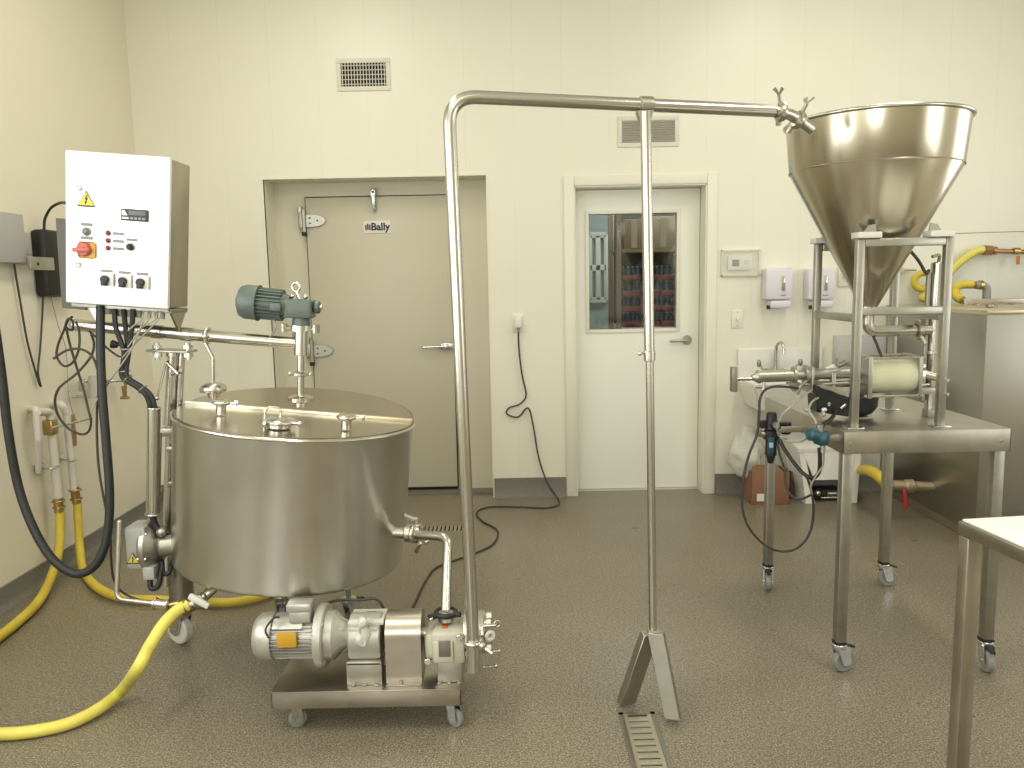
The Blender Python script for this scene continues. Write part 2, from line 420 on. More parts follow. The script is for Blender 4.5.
# ---- door 1 : cold-room door
DY = YB + T - .02
s0, s1 = at(305, 198, Y=DY - .03), at(449, 195, Y=DY - .03)
DLX, DRX, DT = s0.x, s1.x, (s0.z + s1.z) / 2
d1 = struct('door_1', MB().b2((DLX, DY - .03, .035), (DRX, DY + .005, DT), .003), 'door')
mb = MB(); w = .008                                         # black gasket round the slab
mb.b2((DLX - w, DY - .012, .02), (DLX, DY + .004, DT + w)).b2((DRX, DY - .012, .02), (DRX + w, DY + .004, DT + w)).b2((DLX, DY - .012, DT), (DRX, DY + .004, DT + w)).b2((DLX, DY - .02, .014), (DRX, DY + .004, .034))
mb.build('gasket', 'slot', d1)
def strap_hinge(px, py, k=1.0):
    p = at(px, py, Y=DY - .035); x, z = p.x, p.z; y = DY - .030
    mb = MB()
    prof = [(0, .040), (.05, .040), (.09, .036), (.125, .022), (.140, 0), (.125, -.022), (.09, -.036), (.05, -.040), (0, -.040)]
    mb.prism([(x + u, y, z + v) for u, v in prof], (0, -.014, 0))
    h = mb.build('hinge', 'alu', d1)
    k = MB().box((x - .022, y - .004, z), (.044, .03, .11), .006).cyl((x - .004, y - .022, z - .075), (x - .004, y - .022, z + .075), .013)
    k.box((x - .035, y - .003, z + .07), (.03, .022, .05), .004)
    k.build('hinge_knuckle', 'alu', h)
    c = MB().cyl((x - .004, y - .024, z - .10), (x - .004, y - .024, z - .074), .017)
    for u, v in ((.035, .018), (.035, -.018), (.085, 0)): c.cyl((x + u, y - .013, z + v), (x + u, y - .018, z + v), .006, seg=10)
    c.build('hinge_bolt', 'black', h)
strap_hinge(305, 221); strap_hinge(313, 351)
# latch on the right
p = at(432, 346, Y=DY - .04); q = at(452, 346, Y=DY - .04)
mb = MB().box((q.x - .03, DY - .045, q.z), (.10, .03, .045), .008).box((q.x - .045, DY - .06, q.z), (.05, .03, .03), .006)
mb.cyl((q.x - .05, DY - .07, q.z), (q.x - .20, DY - .08, q.z - .003), .009, .007).sphere((q.x - .20, DY - .08, q.z - .003), .009)
h = mb.build('latch', 'zinc', d1)
MB().box((q.x + .035, DY - .035, q.z), (.03, .03, .07), .004).build('latch_strike', 'zinc', h)
# door closer hook at the top
p = at(374, 200, Y=DY - .04)
mb = MB().box((p.x - .004, DY - .045, p.z + .045), (.034, .03, .065), .005).box((p.x, DY - .055, p.z - .02), (.022, .02, .11), .004, rot=Euler((R(8), 0, 0)).to_matrix())
mb.build('closer_hook', 'zinc', d1)
MB().cyl((p.x - .002, DY - .066, p.z + .05), (p.x - .002, DY - .058, p.z + .05), .008).build('closer_pin', 'black', d1)
# badge
a, b = at(363, 221, Y=DY - .035), at(391, 233, Y=DY - .035); c = (a + b) / 2
bd = MB().box((c.x, DY - .032, c.z), (abs(b.x - a.x), .005, abs(b.z - a.z)), .001).build('badge', 'paper', d1)
MB().text('Bally', .068, (c.x + .022, DY - .0352, c.z), bold=.0022).build('badge_lettering', 'ink', bd)
mb = MB()
for i, (u, v, hh) in enumerate(((-.075, -.002, .034), (-.062, .003, .04), (-.049, -.001, .036))): mb.box((c.x + u, DY - .0352, c.z + v), (.0105, .0012, hh))
mb.build('badge_emblem', mat('badge_red', (0.16, 0.03, 0.06), .5), bd)

# ---- door 2 : swing door with window
D2Y = YB + .14
d2 = MB()
wa, wb = at(588.5, 214.5, Y=D2Y), at(676, 328, Y=D2Y)
WX0, WX1, WZ0, WZ1 = wa.x, wb.x, wb.z, wa.z
x0, x1, z0, z1 = DX0 + .012, DX1 - .012, .012, DZ - .012
for lo, hi in [((x0, z0), (WX0, z1)), ((WX1, z0), (x1, z1)), ((WX0, z0), (WX1, WZ0)), ((WX0, WZ1), (WX1, z1))]:
    d2.b2((lo[0], D2Y, lo[1]), (hi[0], D2Y + .045, hi[1]))
d2 = struct('door_2', d2, 'door2')
mb = MB(); f = .024
for lo, hi in [((WX0 - f, WZ0 - f), (WX0, WZ1 + f)), ((WX1, WZ0 - f), (WX1 + f, WZ1 + f)), ((WX0, WZ0 - f), (WX1, WZ0)), ((WX0, WZ1), (WX1, WZ1 + f))]:
    mb.b2((lo[0], D2Y - .010, lo[1]), (hi[0], D2Y + .02, hi[1]), .003)
mb.build('window_frame', 'casing', d2)
MB().b2((WX0 - .002, D2Y + .018, WZ0 - .002), (WX1 + .002, D2Y + .024, WZ1 + .002)).build('window_pane', 'glass', d2)
p = at(687, 340, Y=D2Y - .01)
lv = MB().cyl((p.x, D2Y, p.z), (p.x, D2Y - .014, p.z), .032, bev=.004).cyl((p.x, D2Y - .012, p.z), (p.x, D2Y - .055, p.z), .010)
lv.tube(fillet([(p.x, D2Y - .045, p.z), (p.x - .03, D2Y - .052, p.z), (p.x - .125, D2Y - .05, p.z - .004)], .02), .0095, smooth=False)
lv.build('lever_handle', 'alu', d2)
0 and MB().cyl((at(643, 348, Y=D2Y).x, D2Y, 1.02), (at(643, 348, Y=D2Y).x, D2Y - .03, 1.02), .014).sphere((at(643, 348, Y=D2Y).x, D2Y - .03, 1.02), .018).build('door_knob', 'alu', d2)
# casing and jambs
mb = MB(); w = .068; t = .014
for lo, hi in [((DX0 - w, 0), (DX0, DZ + w)), ((DX1, 0), (DX1 + w, DZ + w)), ((DX0, DZ), (DX1, DZ + w))]:
    mb.b2((lo[0], YB - t, lo[1]), (hi[0], YB + .001, hi[1]), .006)
for lo, hi in [((DX0 - .004, 0), (DX0 + .008, DZ)), ((DX1 - .008, 0), (DX1 + .004, DZ)), ((DX0, DZ - .008), (DX1, DZ + .004))]:
    mb.b2((lo[0], YB - .004, lo[1]), (hi[0], YB + T, hi[1]))
struct('trim_door', mb, 'casing')
struct('trim_threshold', MB().b2((DX0, D2Y - .02, 0), (DX1, D2Y + .08, .008)), 'offwhite')

# ---- room beyond the door
struct('wall_beyond', MB().b2((-1.2, 8.2, 0), (4.0, 8.4, 3.0)).b2((-1.4, YB + T, 0), (-1.2, 8.4, 3.0)).b2((4.0, YB + T, 0), (4.2, 8.4, 3.0)), 'pale')
struct('ceiling_beyond', MB().b2((-1.4, YB + T, 2.9), (4.2, 8.4, 3.0)), 'ceiling')
# a bright window frame of the far room, seen at the left of the glass
fa, fb = at(590, 235, Y=8.1), at(607, 300, Y=8.1)
mb = MB()
for z in (fa.z, (fa.z + fb.z) / 2, fb.z): mb.b2((fa.x, 8.13, z - .03), (fb.x, 8.2, z + .03), .005)
for x in (fa.x, (fa.x + fb.x) / 2, fb.x): mb.b2((x - .025, 8.13, fb.z), (x + .025, 8.2, fa.z), .005)
struct('window_2', mb, 'white')
mb = MB().b2((at(609, 220, Y=7.5).x, 7.45, 0), (at(621, 220, Y=7.5).x, 7.55, 2.9), .01)
struct('trim_pillar', mb, mat('pale_post', (.68, .74, .72), .5))
# shelf unit with cartons and bottle packs
BY = 6.6
bx0, bx1 = at(622, 240, Y=BY).x, at(681, 240, Y=BY).x
pal = thing('pallet_rack', ((bx0 + bx1) / 2, BY + .25, 0), 'brown storage rack seen through the door window', 'rack')
zt = [at(650, v, Y=BY).z for v in (326, 252, 214)]
mb = MB()
for x in (bx0 - .025, bx1 + .065):
    for y in (BY + .03, BY + .55): mb.b2((x - .02, y - .02, 0), (x + .02, y + .02, zt[2] + .25))
mb.build('upright', 'woodshelf', pal)
MB().b2((bx0, BY + .505, zt[0]), (bx1 + .04, BY + .53, zt[2] + .25)).build('added_dark_panel', mat('dark_board', (.05, .045, .04), .6), pal)  # dark panel added behind the bottles so they stay dark
MB().b2((bx0, BY, zt[0] - .05), (bx1 + .04, BY + .58, zt[0] - .012)).build('lower_shelf', 'paper', pal)
MB().b2((bx0, BY, zt[1] - .0), (bx1 + .04, BY + .58, zt[1] + .03)).build('upper_shelf', 'woodshelf', pal)
def bottle_pack(x, z, w, h):
    t = thing('bottle_pack', (x + w / 2, BY + .2, z), 'shrink wrapped pack of dark bottles with blue caps on the rack behind the door window', 'bottle pack', 'bottle packs behind the door window')
    MB().b2((x + .004, BY + .02, z + .001), (x + w - .004, BY + .28, z + h * .40), .008).build('tray', 'bottlered', t)
    n = 4
    for i in range(n):
        cx = x + w * (i + .5) / n
        mb = MB(); mb.lathe([(w / n * .42, 0), (w / n * .42, h * .30), (w / n * .18, h * .44), (w / n * .18, h * .5)], (cx, BY + .09, z + h * .40), seg=12)
        mb.build('bottle', 'bottleblue', t)
    for i in range(n): MB().cyl((x + w * (i + .5) / n, BY + .09, z + h * .90), (x + w * (i + .5) / n, BY + .09, z + h * .97), w / n * .22, seg=10).build('bottle_cap', 'capblue', t)
M['capblue'] = mat('cap_blue', (.16, .34, .45), .3)
w, h = (bx1 - bx0) / 3, (at(650, 264, Y=BY).z - zt[0]) / 4
for r_ in range(4):
    for c_ in range(3): bottle_pack(bx0 + c_ * w, zt[0] - .01 + r_ * h, w, h)
def carton(x0, x1, z0, z1, m, lab):
    t = thing('storage_carton', ((x0 + x1) / 2, BY + .2, z0), lab, 'carton')
    MB().b2((x0, BY + .03, z0), (x1, BY + .45, z1), .004).build('carton_body', m, t)
    MB().b2(((x0 + x1) / 2 - .025, BY + .027, z0 + .005), ((x0 + x1) / 2 + .025, BY + .031, z1 - .005)).build('packing_tape', mat('tape_tan', (.34, .27, .19), .4), t)
zu = zt[1] + .031
carton(bx0 + .02, bx0 + .19, zu, zu + .24, 'woodshelf', 'left brown carton on the upper rack shelf behind the door window')
carton(bx0 + .215, bx1 - .01, zu, zu + .26, mat('tan_carton', (.30, .23, .16), .7), 'right taller tan carton on the upper rack shelf behind the door window')

# ---- wall vents
def vent(c, w, h, name_lab, vertical):
    t = thing('wall_vent', (c.x, YB, c.z - h / 2), name_lab, 'vent')
    fw_ = .028
    mb = MB()
    for lo, hi in [((-w / 2 - fw_, -h / 2 - fw_), (w / 2 + fw_, -h / 2)), ((-w / 2 - fw_, h / 2), (w / 2 + fw_, h / 2 + fw_)), ((-w / 2 - fw_, -h / 2), (-w / 2, h / 2)), ((w / 2, -h / 2), (w / 2 + fw_, h / 2))]:
        mb.b2((c.x + lo[0], YB - .008, c.z + lo[1]), (c.x + hi[0], YB, c.z + hi[1]), .002)
    mb.build('vent_frame', 'vent', t)
    MB().b2((c.x - w / 2, YB - .002, c.z - h / 2), (c.x + w / 2, YB - .0005, c.z + h / 2)).build('vent_backing', 'slot' if vertical else mat('duct_grey', (.20, .195, .16), .7), t)
    if vertical:
        for i in range(15):
            x = c.x - w / 2 + w * (i + .5) / 15
            MB().box((x, YB - .006, c.z), (.0042, .008, h)).build('vent_bar', 'vent', t)
        for i in range(5):
            z = c.z - h / 2 + h * (i + .5) / 5
            MB().box((c.x, YB - .003, z), (w, .003, .0042)).build('vent_slat', 'vent', t)
    else:
        for i in range(9):
            z = c.z - h / 2 + h * (i + .5) / 9
            MB().box((c.x, YB - .006, z), (w, .012, .0105), 0, rot=Euler((R(35), 0, 0)).to_matrix()).build('vent_slat', M.setdefault('vsg', mat('vent_slat_grey', (.43, .41, .34), .5)), t)
a, b = at(340.5, 63.5, Y=YB), at(386.5, 86, Y=YB)
vent((a + b) / 2, b.x - a.x, a.z - b.z, 'white wall vent with dark square grid, above the cold room door', True)
a, b = at(622, 121, Y=YB), at(674.5, 142, Y=YB)
vent((a + b) / 2, b.x - a.x, a.z - b.z, 'white wall vent with horizontal louvres, above the door with a window', False)

# ---- outlet with plug, cord to the floor
p = at(518, 323, Y=YB)
t = thing('wall_outlet', (p.x, YB, p.z - .06), 'white power outlet between the two doors with a plug in it', 'outlet')
MB().box((p.x, YB - .004, p.z), (.075, .008, .118), .003).build('cover_plate', 'casing', t)
MB().b2((p.x - .017, YB - .0095, p.z - .045), (p.x + .017, YB - .008, p.z - .012), .0005).build('socket', 'offwhite', t)
t = thing('power_plug', (p.x, YB - .02, p.z), 'white plug adapter sitting in the wall outlet', 'plug')
MB().b2((p.x - .02, YB - .055, p.z - .028), (p.x + .024, YB - .009, p.z + .045), .006).build('plug_body', 'white', t)
MB().cyl((p.x, YB - .035, p.z - .027), (p.x, YB - .035, p.z - .055), .010, .006).build('strain_relief', 'grey', t)
cp = [(p.x, YB - .035, p.z - .05)] + [at(*v, Y=YB - .02) for v in ((519, 350), (522, 375), (526, 395), (520, 404), (509, 408), (507, 414), (518, 417), (528, 408), (533, 425), (538, 455), (543, 472))]
fl = [at(*v, Z=.006) for v in ((558, 499), (558, 505), (545, 508), (520, 507), (490, 507), (477, 512), (482, 521), (497, 530), (494, 543), (478, 552), (456, 560), (436, 568), (425, 582), (412, 609))]
MB().tube(cp + [at(549, 486, Y=YB - .075)] + fl, .0055, seg=8).build('extension_cable', 'cord', None, 'dark cord hanging from the outlet and winding over the floor to the pump', 'cord')

# ---- thermostat, switch plate, dispensers
p = at(740, 263, Y=YB)
t = thing('thermostat', (p.x, YB, p.z - .06), 'white thermostat in a clear guard box beside the window door', 'thermostat')
MB().box((p.x - .008, YB - .012, p.z), (.155, .024, .095), .006).build('case', 'white', t)
MB().box((p.x - .035, YB - .0255, p.z), (.045, .003, .042), .001).build('display', mat('lcd', (.20, .23, .16), .3), t)
mb = MB()
for v in (.012, -.006): mb.box((p.x + .035, YB - .0255, p.z + v), (.030, .003, .008), .001)
mb.build('button', 'offwhite', t)
mb = MB()
x0, x1, z0, z1 = p.x - .125, p.x + .125, p.z - .085, p.z + .085
for lo, hi in [((x0, z0), (x1, z0 + .008)), ((x0, z1 - .008), (x1, z1)), ((x0, z0), (x0 + .008, z1)), ((x1 - .008, z0), (x1, z1))]:
    mb.b2((lo[0], YB - .018, lo[1]), (hi[0], YB, hi[1]))
mb.build('guard_rim', mat('guard_plastic', (.76, .745, .65), .3), t)
MB().b2((x0, YB - .030, z0), (x1, YB - .028, z1)).build('guard_cover', mat('guard_film', (.80, .79, .74), .15, alpha=.15), t)
p = at(737, 319, Y=YB)
t = thing('switch_plate', (p.x, YB, p.z - .06), 'white switch plate below the thermostat', 'switch')
MB().box((p.x, YB - .004, p.z), (.075, .008, .118), .003).build('cover_plate', 'casing', t)
MB().box((p.x, YB - .010, p.z), (.014, .012, .028), .002).build('toggle', 'white', t)
MB().cyl((p.x, YB - .010, p.z + .045), (p.x, YB - .008, p.z + .045), .004, seg=8).cyl((p.x, YB - .010, p.z - .045), (p.x, YB - .008, p.z - .045), .004, seg=8).build('plate_screw', 'grey', t)
def dispenser(px, py, lab):
    p = at(px, py, Y=YB - .05)
    t = thing('soap_dispenser', (p.x, YB, p.z - .13), lab, 'dispenser')
    MB().b2((p.x - .088, YB - .10, p.z - .075), (p.x + .088, YB, p.z + .128), .016).build('housing', 'lilac', t)
    MB().b2((p.x - .055, YB - .105, p.z - .128), (p.x + .075, YB - .02, p.z - .08), .012).build('push_bar', 'lilac', t)
    MB().b2((p.x + .008, YB - .104, p.z - .02), (p.x + .040, YB - .099, p.z + .085), .002).build('window_frame', 'offwhite', t)
    MB().b2((p.x + .014, YB - .107, p.z - .014), (p.x + .034, YB - .1035, p.z + .078), .001).build('sight_window', 'chrome', t)
    MB().b2((p.x + .016, YB - .1085, p.z - .012), (p.x + .032, YB - .1065, p.z + .035), .0005).build('soap_level', 'midgrey', t)
    MB().b2((p.x + .008, YB - .1025, p.z - .05), (p.x + .042, YB - .0995, p.z - .042)).build('brand_mark', 'greyink', t)
    MB().cyl((p.x - .06, YB - .07, p.z - .135), (p.x - .06, YB - .07, p.z - .11), .012).build('nozzle', 'black', t)
dispenser(777, 288, 'lilac white soap dispenser hanging clear of the hopper frame, above the faucet')
dispenser(819, 288, 'lilac white soap dispenser seen behind the left post of the hopper frame')
p = at(845, 277, Y=YB)
t = thing('junction_plate', (p.x, YB, p.z - .06), 'small cream wall plate with a dark knob beside the hopper cone', 'wall plate')
MB().box((p.x, YB - .006, p.z), (.095, .012, .125), .004).build('cover_plate', 'casing', t)
MB().cyl((p.x - .005, YB - .012, p.z + .01), (p.x - .005, YB - .035, p.z + .01), .014).build('knob', 'black', t)
p = at(857, 348, Y=YB)
t = thing('towel_dispenser', (p.x, YB, p.z - .1), 'pale grey flat towel dispenser on the wall behind the hopper frame', 'dispenser')
MB().b2((p.x - .165, YB - .07, p.z - .10), (p.x + .165, YB, p.z + .09), .008).build('housing', 'boxgrey' if False else mat('pale_grey_panel', (.56, .56, .54), .4), t)
MB().b2((p.x - .15, YB - .074, p.z - .085), (p.x + .15, YB - .069, p.z + .075), .004).build('front_cover', mat('paler_grey_panel', (.62, .62, .60), .35), t)

# ---- hand sink with faucet
sx0, sx1 = at(737, 352, Y=YB).x, at(803, 352, Y=YB).x; cx = (sx0 + sx1) / 2 + .05; sx1 += .12
zt_ = at(765, 386, Y=4.84).z
t = thing('hand_sink', (cx, 5.05, zt_ - .2), 'white wall hung hand sink with splash back, behind the filling table', 'sink')
mb = MB()
lo = [(sx0 + .05, 4.90, zt_ - .17), (sx1 - .05, 4.90, zt_ - .17), (sx1 - .05, YB, zt_ - .17), (sx0 + .05, YB, zt_ - .17)]
hi = [(sx0, 4.84, zt_), (sx1, 4.84, zt_), (sx1, YB, zt_), (sx0, YB, zt_)]
A = [mb._v(v) for v in lo]; B = [mb._v(v) for v in hi]
ci, di = .045, .13
I = [mb._v(v) for v in [(sx0 + ci, 4.84 + ci, zt_), (sx1 - ci, 4.84 + ci, zt_), (sx1 - ci, YB - .13, zt_), (sx0 + ci, YB - .13, zt_)]]
J = [mb._v(v) for v in [(sx0 + .10, 4.94, zt_ - di), (sx1 - .10, 4.94, zt_ - di), (sx1 - .10, YB - .17, zt_ - di), (sx0 + .10, YB - .17, zt_ - di)]]
mb.bm.faces.new(A[::-1]); mb.bm.faces.new(J)
for k in range(4):
    k2 = (k + 1) % 4
    mb.bm.faces.new([A[k], A[k2], B[k2], B[k]]); mb.bm.faces.new([B[k], B[k2], I[k2], I[k]]); mb.bm.faces.new([I[k], I[k2], J[k2], J[k]])
bmesh.ops.bevel(mb.bm, geom=mb.bm.edges[:], offset=.012, segments=2, affect='EDGES')
mb.build('basin', 'porcelain', t)
MB().b2((sx0, YB - .03, zt_ - .01), (sx1, YB, at(765, 348, Y=YB).z), .008).build('splash_back', 'porcelain', t)
MB().cyl((cx - .05, 5.05, zt_ - .30), (cx - .05, 5.05, zt_ - .16), .022).build('drain_pipe', 'chrome', t)
fx = at(775, 360, Y=YB - .06).x; fz = zt_ + .02
f = MB().box((fx, YB - .07, fz + .022), (.13, .05, .03), .008)
f.tube([(fx, YB - .07, fz + .03), (fx, YB - .07, fz + .14), (fx + .004, YB - .075, fz + .20), (fx + .02, YB - .10, fz + .225), (fx + .028, YB - .13, fz + .20), (fx + .030, YB - .14, fz + .15)], .010)
f.build('faucet', 'chrome', t)
for sgn, lx in ((-1, -.115), (1, .125)):
    q = MB().cyl((fx + sgn * .055, YB - .07, fz + .02), (fx + sgn * .055, YB - .07, fz + .05), .012)
    q.tube([(fx + sgn * .055, YB - .075, fz + .048), (fx + lx * .8, YB - .10, fz + .052), (fx + lx * 1.05, YB - .13, fz + .085)], .007)
    b_ = q.build('tap_lever', 'chrome', t)
    MB().sphere((fx + lx * 1.12, YB - .135, fz + .095), .018, (.8, .7, 1.4)).build('lever_grip', 'darksteel', b_)

# ---- drain grates in the floor
def grate(h, n, along_y, lab):
    x0, x1, y0, y1 = h; t = thing('floor_drain_grate', ((x0 + x1) / 2, (y0 + y1) / 2, 0), lab, 'drain grate')
    f = .012; mb = MB()
    fr = M['darksteel']
    for lo, hi in [((x0, y0), (x0 + f, y1)), ((x1 - f, y0), (x1, y1)), ((x0, y0), (x1, y0 + f)), ((x0, y1 - f), (x1, y1))]:
        mb.b2((lo[0] - .002, lo[1] - .002, -.02), (hi[0] + .002, hi[1] + .002, .003), .0008)
    mb.build('grate_frame', 'darksteel', t)
    for i in range(n):
        if along_y:
            y = y0 + .02 + (y1 - y0 - .04) * (i + .5) / n; w_ = (y1 - y0) / n * .70
            MB().b2((x0 + f, y - w_ / 2, -.012), (x1 - f, y + w_ / 2, .002), .0015).build('grate_slat', M.setdefault('slat', mat('grate_slat_steel', (.52, .48, .38), .45, .8)), t)
        else:
            x = x0 + .02 + (x1 - x0 - .04) * (i + .5) / n; w_ = (x1 - x0) / n * .55
            MB().b2((x - w_ / 2, y0 + f, -.012), (x + w_ / 2, y1 - f, .002), .001).build('grate_slat', M.setdefault('slat', mat('grate_slat_steel', (.52, .48, .38), .45, .8)), t)
    mb = MB()
    if along_y:
        mb.b2((x0 + f, y0, -.014), (x0 + .026, y1, .0022)).b2((x1 - .026, y0, -.014), (x1 - f, y1, .0022))
        mb.build('side_rail', M['slat'], t)
grate(HOLES[0], 34, True, 'slotted floor drain grate running from the pipe stand towards the camera')
grate(HOLES[1], 14, False, 'slotted floor drain grate behind the vat near the cold room door')
EXPOSURE = -0.36
# ================================================================== THE VAT (tilted a few degrees, as it stands)
VT = Matrix.Translation((-.868, 2.95, .426)) @ Matrix.Rotation(R(5.8), 4, 'Y')
VR, VH = .437, .540
vat = thing('mixing_vat', (-.888, 2.95, 0), 'large round stainless steel mixing vat on casters with a hinged lid', 'vat')
def vb(): return MB(VT)
mb = vb().lathe([(0, -.035), (.25, -.018), (VR - .030, -.004), (VR - .016, .000), (VR - .011, .006), (VR - .010, .014), (VR, VH - .012), (VR + .004, VH - .006), (VR + .004, VH), (VR - .02, VH), (VR - .02, VH - .05), (0, VH - .06)], seg=96, caps=False)
mb.build('vat_body', 'vat', vat)
vb().torus((0, 0, VH - .002), VR + .002, .006, seg=96, sub=8).build('rim_bead', 'tube', vat)
# front lid half (flat) and rear half (tilted up a little at the back)
hy = .035
def half(front, z0, lift, th=.006, r=VR - .004):
    mb = vb(); n = 48; pts = []
    a0 = math.asin(hy / r)
    angs = [PI - a0 + (PI + 2 * a0) * k / n for k in range(n + 1)] if front else [a0 + (PI - 2 * a0) * k / n for k in range(n + 1)]
    def zz(y): return z0 + lift * abs(y - hy) / r
    A = [mb._v((r * math.cos(a), r * math.sin(a), zz(r * math.sin(a)))) for a in angs]
    B = [mb._v((r * math.cos(a), r * math.sin(a), zz(r * math.sin(a)) - th)) for a in angs]
    mb.bm.faces.new(A); mb.bm.faces.new(B[::-1]); m = len(A)
    for k in range(m): mb.bm.faces.new([A[k], B[k], B[(k + 1) % m], A[(k + 1) % m]])
    # turned-down edge
    for k in range(m - 1):
        a, b = angs[k], angs[k + 1]
        p = [(r * math.cos(t), r * math.sin(t)) for t in (a, b)]
        q = [((r + .002) * math.cos(t), (r + .002) * math.sin(t)) for t in (a, b)]
        mb.bm.faces.new([mb._v((q[0][0], q[0][1], zz(p[0][1]))), mb._v((q[1][0], q[1][1], zz(p[1][1]))), mb._v((q[1][0], q[1][1], zz(p[1][1]) - .007)), mb._v((q[0][0], q[0][1], zz(p[0][1]) - .007))])
    return mb
lf = half(True, VH + .008, 0).build('lid_front', 'lid', vat)
lb = half(False, VH + .012, .036).build('lid_rear', 'lid', vat)
hx = math.sqrt(VR ** 2 - hy ** 2)
mb = vb().b2((-hx + .004, hy - .020, VH + .006), (hx - .004, hy + .002, VH + .020), .002)
mb.build('lid_hinge', mat('hinge_strip', (.78, .72, .56), .30, 1.0), vat)
ZL = VH + .013
def lid_port(x, y, kind):
    if kind == 'clamp':
        mb = vb().lathe([(.018, 0), (.018, .030), (.030, .036), (.030, .050), (.012, .053), (0, .053)], (x, y, ZL), seg=20)
        p = mb.build('lid_port', 'chrome', lf)
        k = vb().torus((x, y, ZL + .043), .030, .006).cyl((x + .03, y - .005, ZL + .043), (x + .058, y - .012, ZL + .046), .005).box((x + .058, y - .012, ZL + .046), (.014, .006, .02), .002)
        k.build('wing_clamp', 'chrome', lf)
    else:
        mb = vb().lathe([(.040, 0), (.040, .012), (.050, .014), (.050, .026), (.030, .034), (0, .036)], (x, y, ZL), seg=28)
        mb.build('lid_port', 'chrome', lf)
        k = vb().torus((x, y, ZL + .020), .052, .007)
        k.cyl((x + .045, y - .02, ZL + .022), (x + .075, y - .03, ZL + .024), .006).sphere((x + .078, y - .031, ZL + .024), .010).cyl((x - .02, y - .045, ZL + .022), (x - .03, y - .07, ZL + .024), .006)
        k.build('wing_clamp', 'chrome', lf)
        k = vb().tube(fillet([(x - .055, y + .02, ZL), (x - .055, y + .02, ZL + .062), (x - .005, y + .03, ZL + .062), (x - .005, y + .03, ZL + .034)], .02), .0045, smooth=False, seg=8)
        k.build('lid_handle', 'chrome', lf)
def vloc(px, py, z):      # pixel -> vat frame on height z
    o = Vector((0, 0, CAM_H)); d = at(px, py, Y=3.0) - o; Ti = VT.inverted(); a = Ti @ o; b = Ti @ (o + d); t = (z - a.z) / (b.z - a.z); return a + (b - a) * t
for px, py, kd in ((221, 414, 'clamp'), (279, 427, 'valve'), (346, 429, 'clamp')):
    q = vloc(px, py, ZL); lid_port(q.x, q.y, kd)
# legs, casters
def caster(parent, top, r, zc=None, m_=None, brake=True, ang=0.0, hub='grey'):
    """swivel caster hanging under point top down to the floor."""
    x, y, z = top; ca, sa = math.cos(ang), math.sin(ang); off = r * .45
    wx, wy = x + ca * off, y + sa * off
    ax = Vector((-sa, ca, 0)); w = r * .30
    f = MB().cyl((x, y, z), (x, y, z - .012), r * .66, bev=.002).cyl((x, y, z - .012), (x, y, z - .012 - r * .35), r * .60, r * .45)
    for s in (-1, 1):
        o = ax * (w + .005) * s
        pts = [Vector((x - ca * r * .45, y - sa * r * .45, z - .010)) + o, Vector((x + ca * r * .75, y + sa * r * .75, z - .010)) + o, Vector((wx + ca * r * .50, wy + sa * r * .50, r * .80)) + o, Vector((wx, wy, r * .62)) + o, Vector((wx - ca * r * .35, wy - sa * r * .35, r * .80)) + o]
        f.prism(pts, ax * .004 * s)
    f.cyl(Vector((wx, wy, r)) - ax * (w + .010), Vector((wx, wy, r)) + ax * (w + .010), r * .16, seg=12)
    fk = f.build('caster_fork', 'zinc', parent)
    c = Vector((wx, wy, r))
    MB().lathe([(r * .55, -w), (r * .9, -w), (r, -w * .7), (r, w * .7), (r * .9, w), (r * .55, w)], c, ax, seg=28).build('caster_wheel', 'midgrey' if m_ is None else m_, fk)
    MB().lathe([(r * .56, -w * .8), (r * .56, w * .8)], c, ax, seg=20).build('wheel_hub', hub, fk)
    if brake:
        b = MB(); p0 = Vector((x + ca * r * .5, y + sa * r * .5, z - .006)); p1 = p0 + Vector((ca * r * 1.0, sa * r * 1.0, -.012))
        b.prism([p0 - ax * w, p0 + ax * w, p1 + ax * w * .6, p1 - ax * w * .6], (0, 0, -.006)); b.build('brake_lever', 'black', fk)
    return fk
for (x, y, a, rl) in ((-1.365, 3.09, 2.6, .048), (-.70, 3.16, .8, .010), (-1.00, 3.22, 2.0, .03)):
    zt = (VT @ Vector(((x + .868) / 1, y - 2.95, .0))).z + .03
    mb = MB().cyl((x, y, .155), (x, y, zt), rl, bev=.002)
    if rl > .04: mb.prism([(x, y - .01, zt), (x + .16, y - .01, zt), (x, y - .01, zt - .16)], (0, .02, 0)).cyl((x, y, .15), (x, y, .165), rl + .012)
    lg = mb.build('leg', 'darksteel', vat)
    caster(lg, (x, y, .155), .062 if rl > .04 else .05, ang=a, m_='offwhite' if rl > .04 else None)
# outlet valve on the right with elbow (to pump)
o = VT.inverted()
q = at(404, 533, Y=2.82)
dr = Vector((1, -.16, 0)).normalized()
mb = MB().cyl(q - dr * .06, q + dr * .03, .021).cyl(q + dr * .005, q + dr * .035, .033, bev=.004)
mb.build('outlet_ferrule', 'chrome', vat)
mb = MB().lathe([(.024, 0), (.036, .006), (.036, .028), (.024, .034)], q + dr * .035, dr)
mb.cyl(q + dr * .05 + Vector((0, 0, .02)), q + dr * .05 + Vector((0, 0, .055)), .009)
ov = mb.build('butterfly_valve', 'chrome', vat)
hd = q + dr * .05 + Vector((0, 0, .055))
MB().tube([hd, hd + Vector((-.015, -.01, .004)), hd + Vector((-.045, -.02, .022))], .008, seg=8).build('valve_lever', 'chrome', ov)
MB().box(q + dr * .055 + Vector((0, -.02, -.045)), (.016, .016, .05), .004, rot=Euler((.3, .4, 0)).to_matrix()).sphere(q + dr * .055 + Vector((.03, -.01, -.028)), .011).build('clamp_wing_nut', 'chrome', ov)
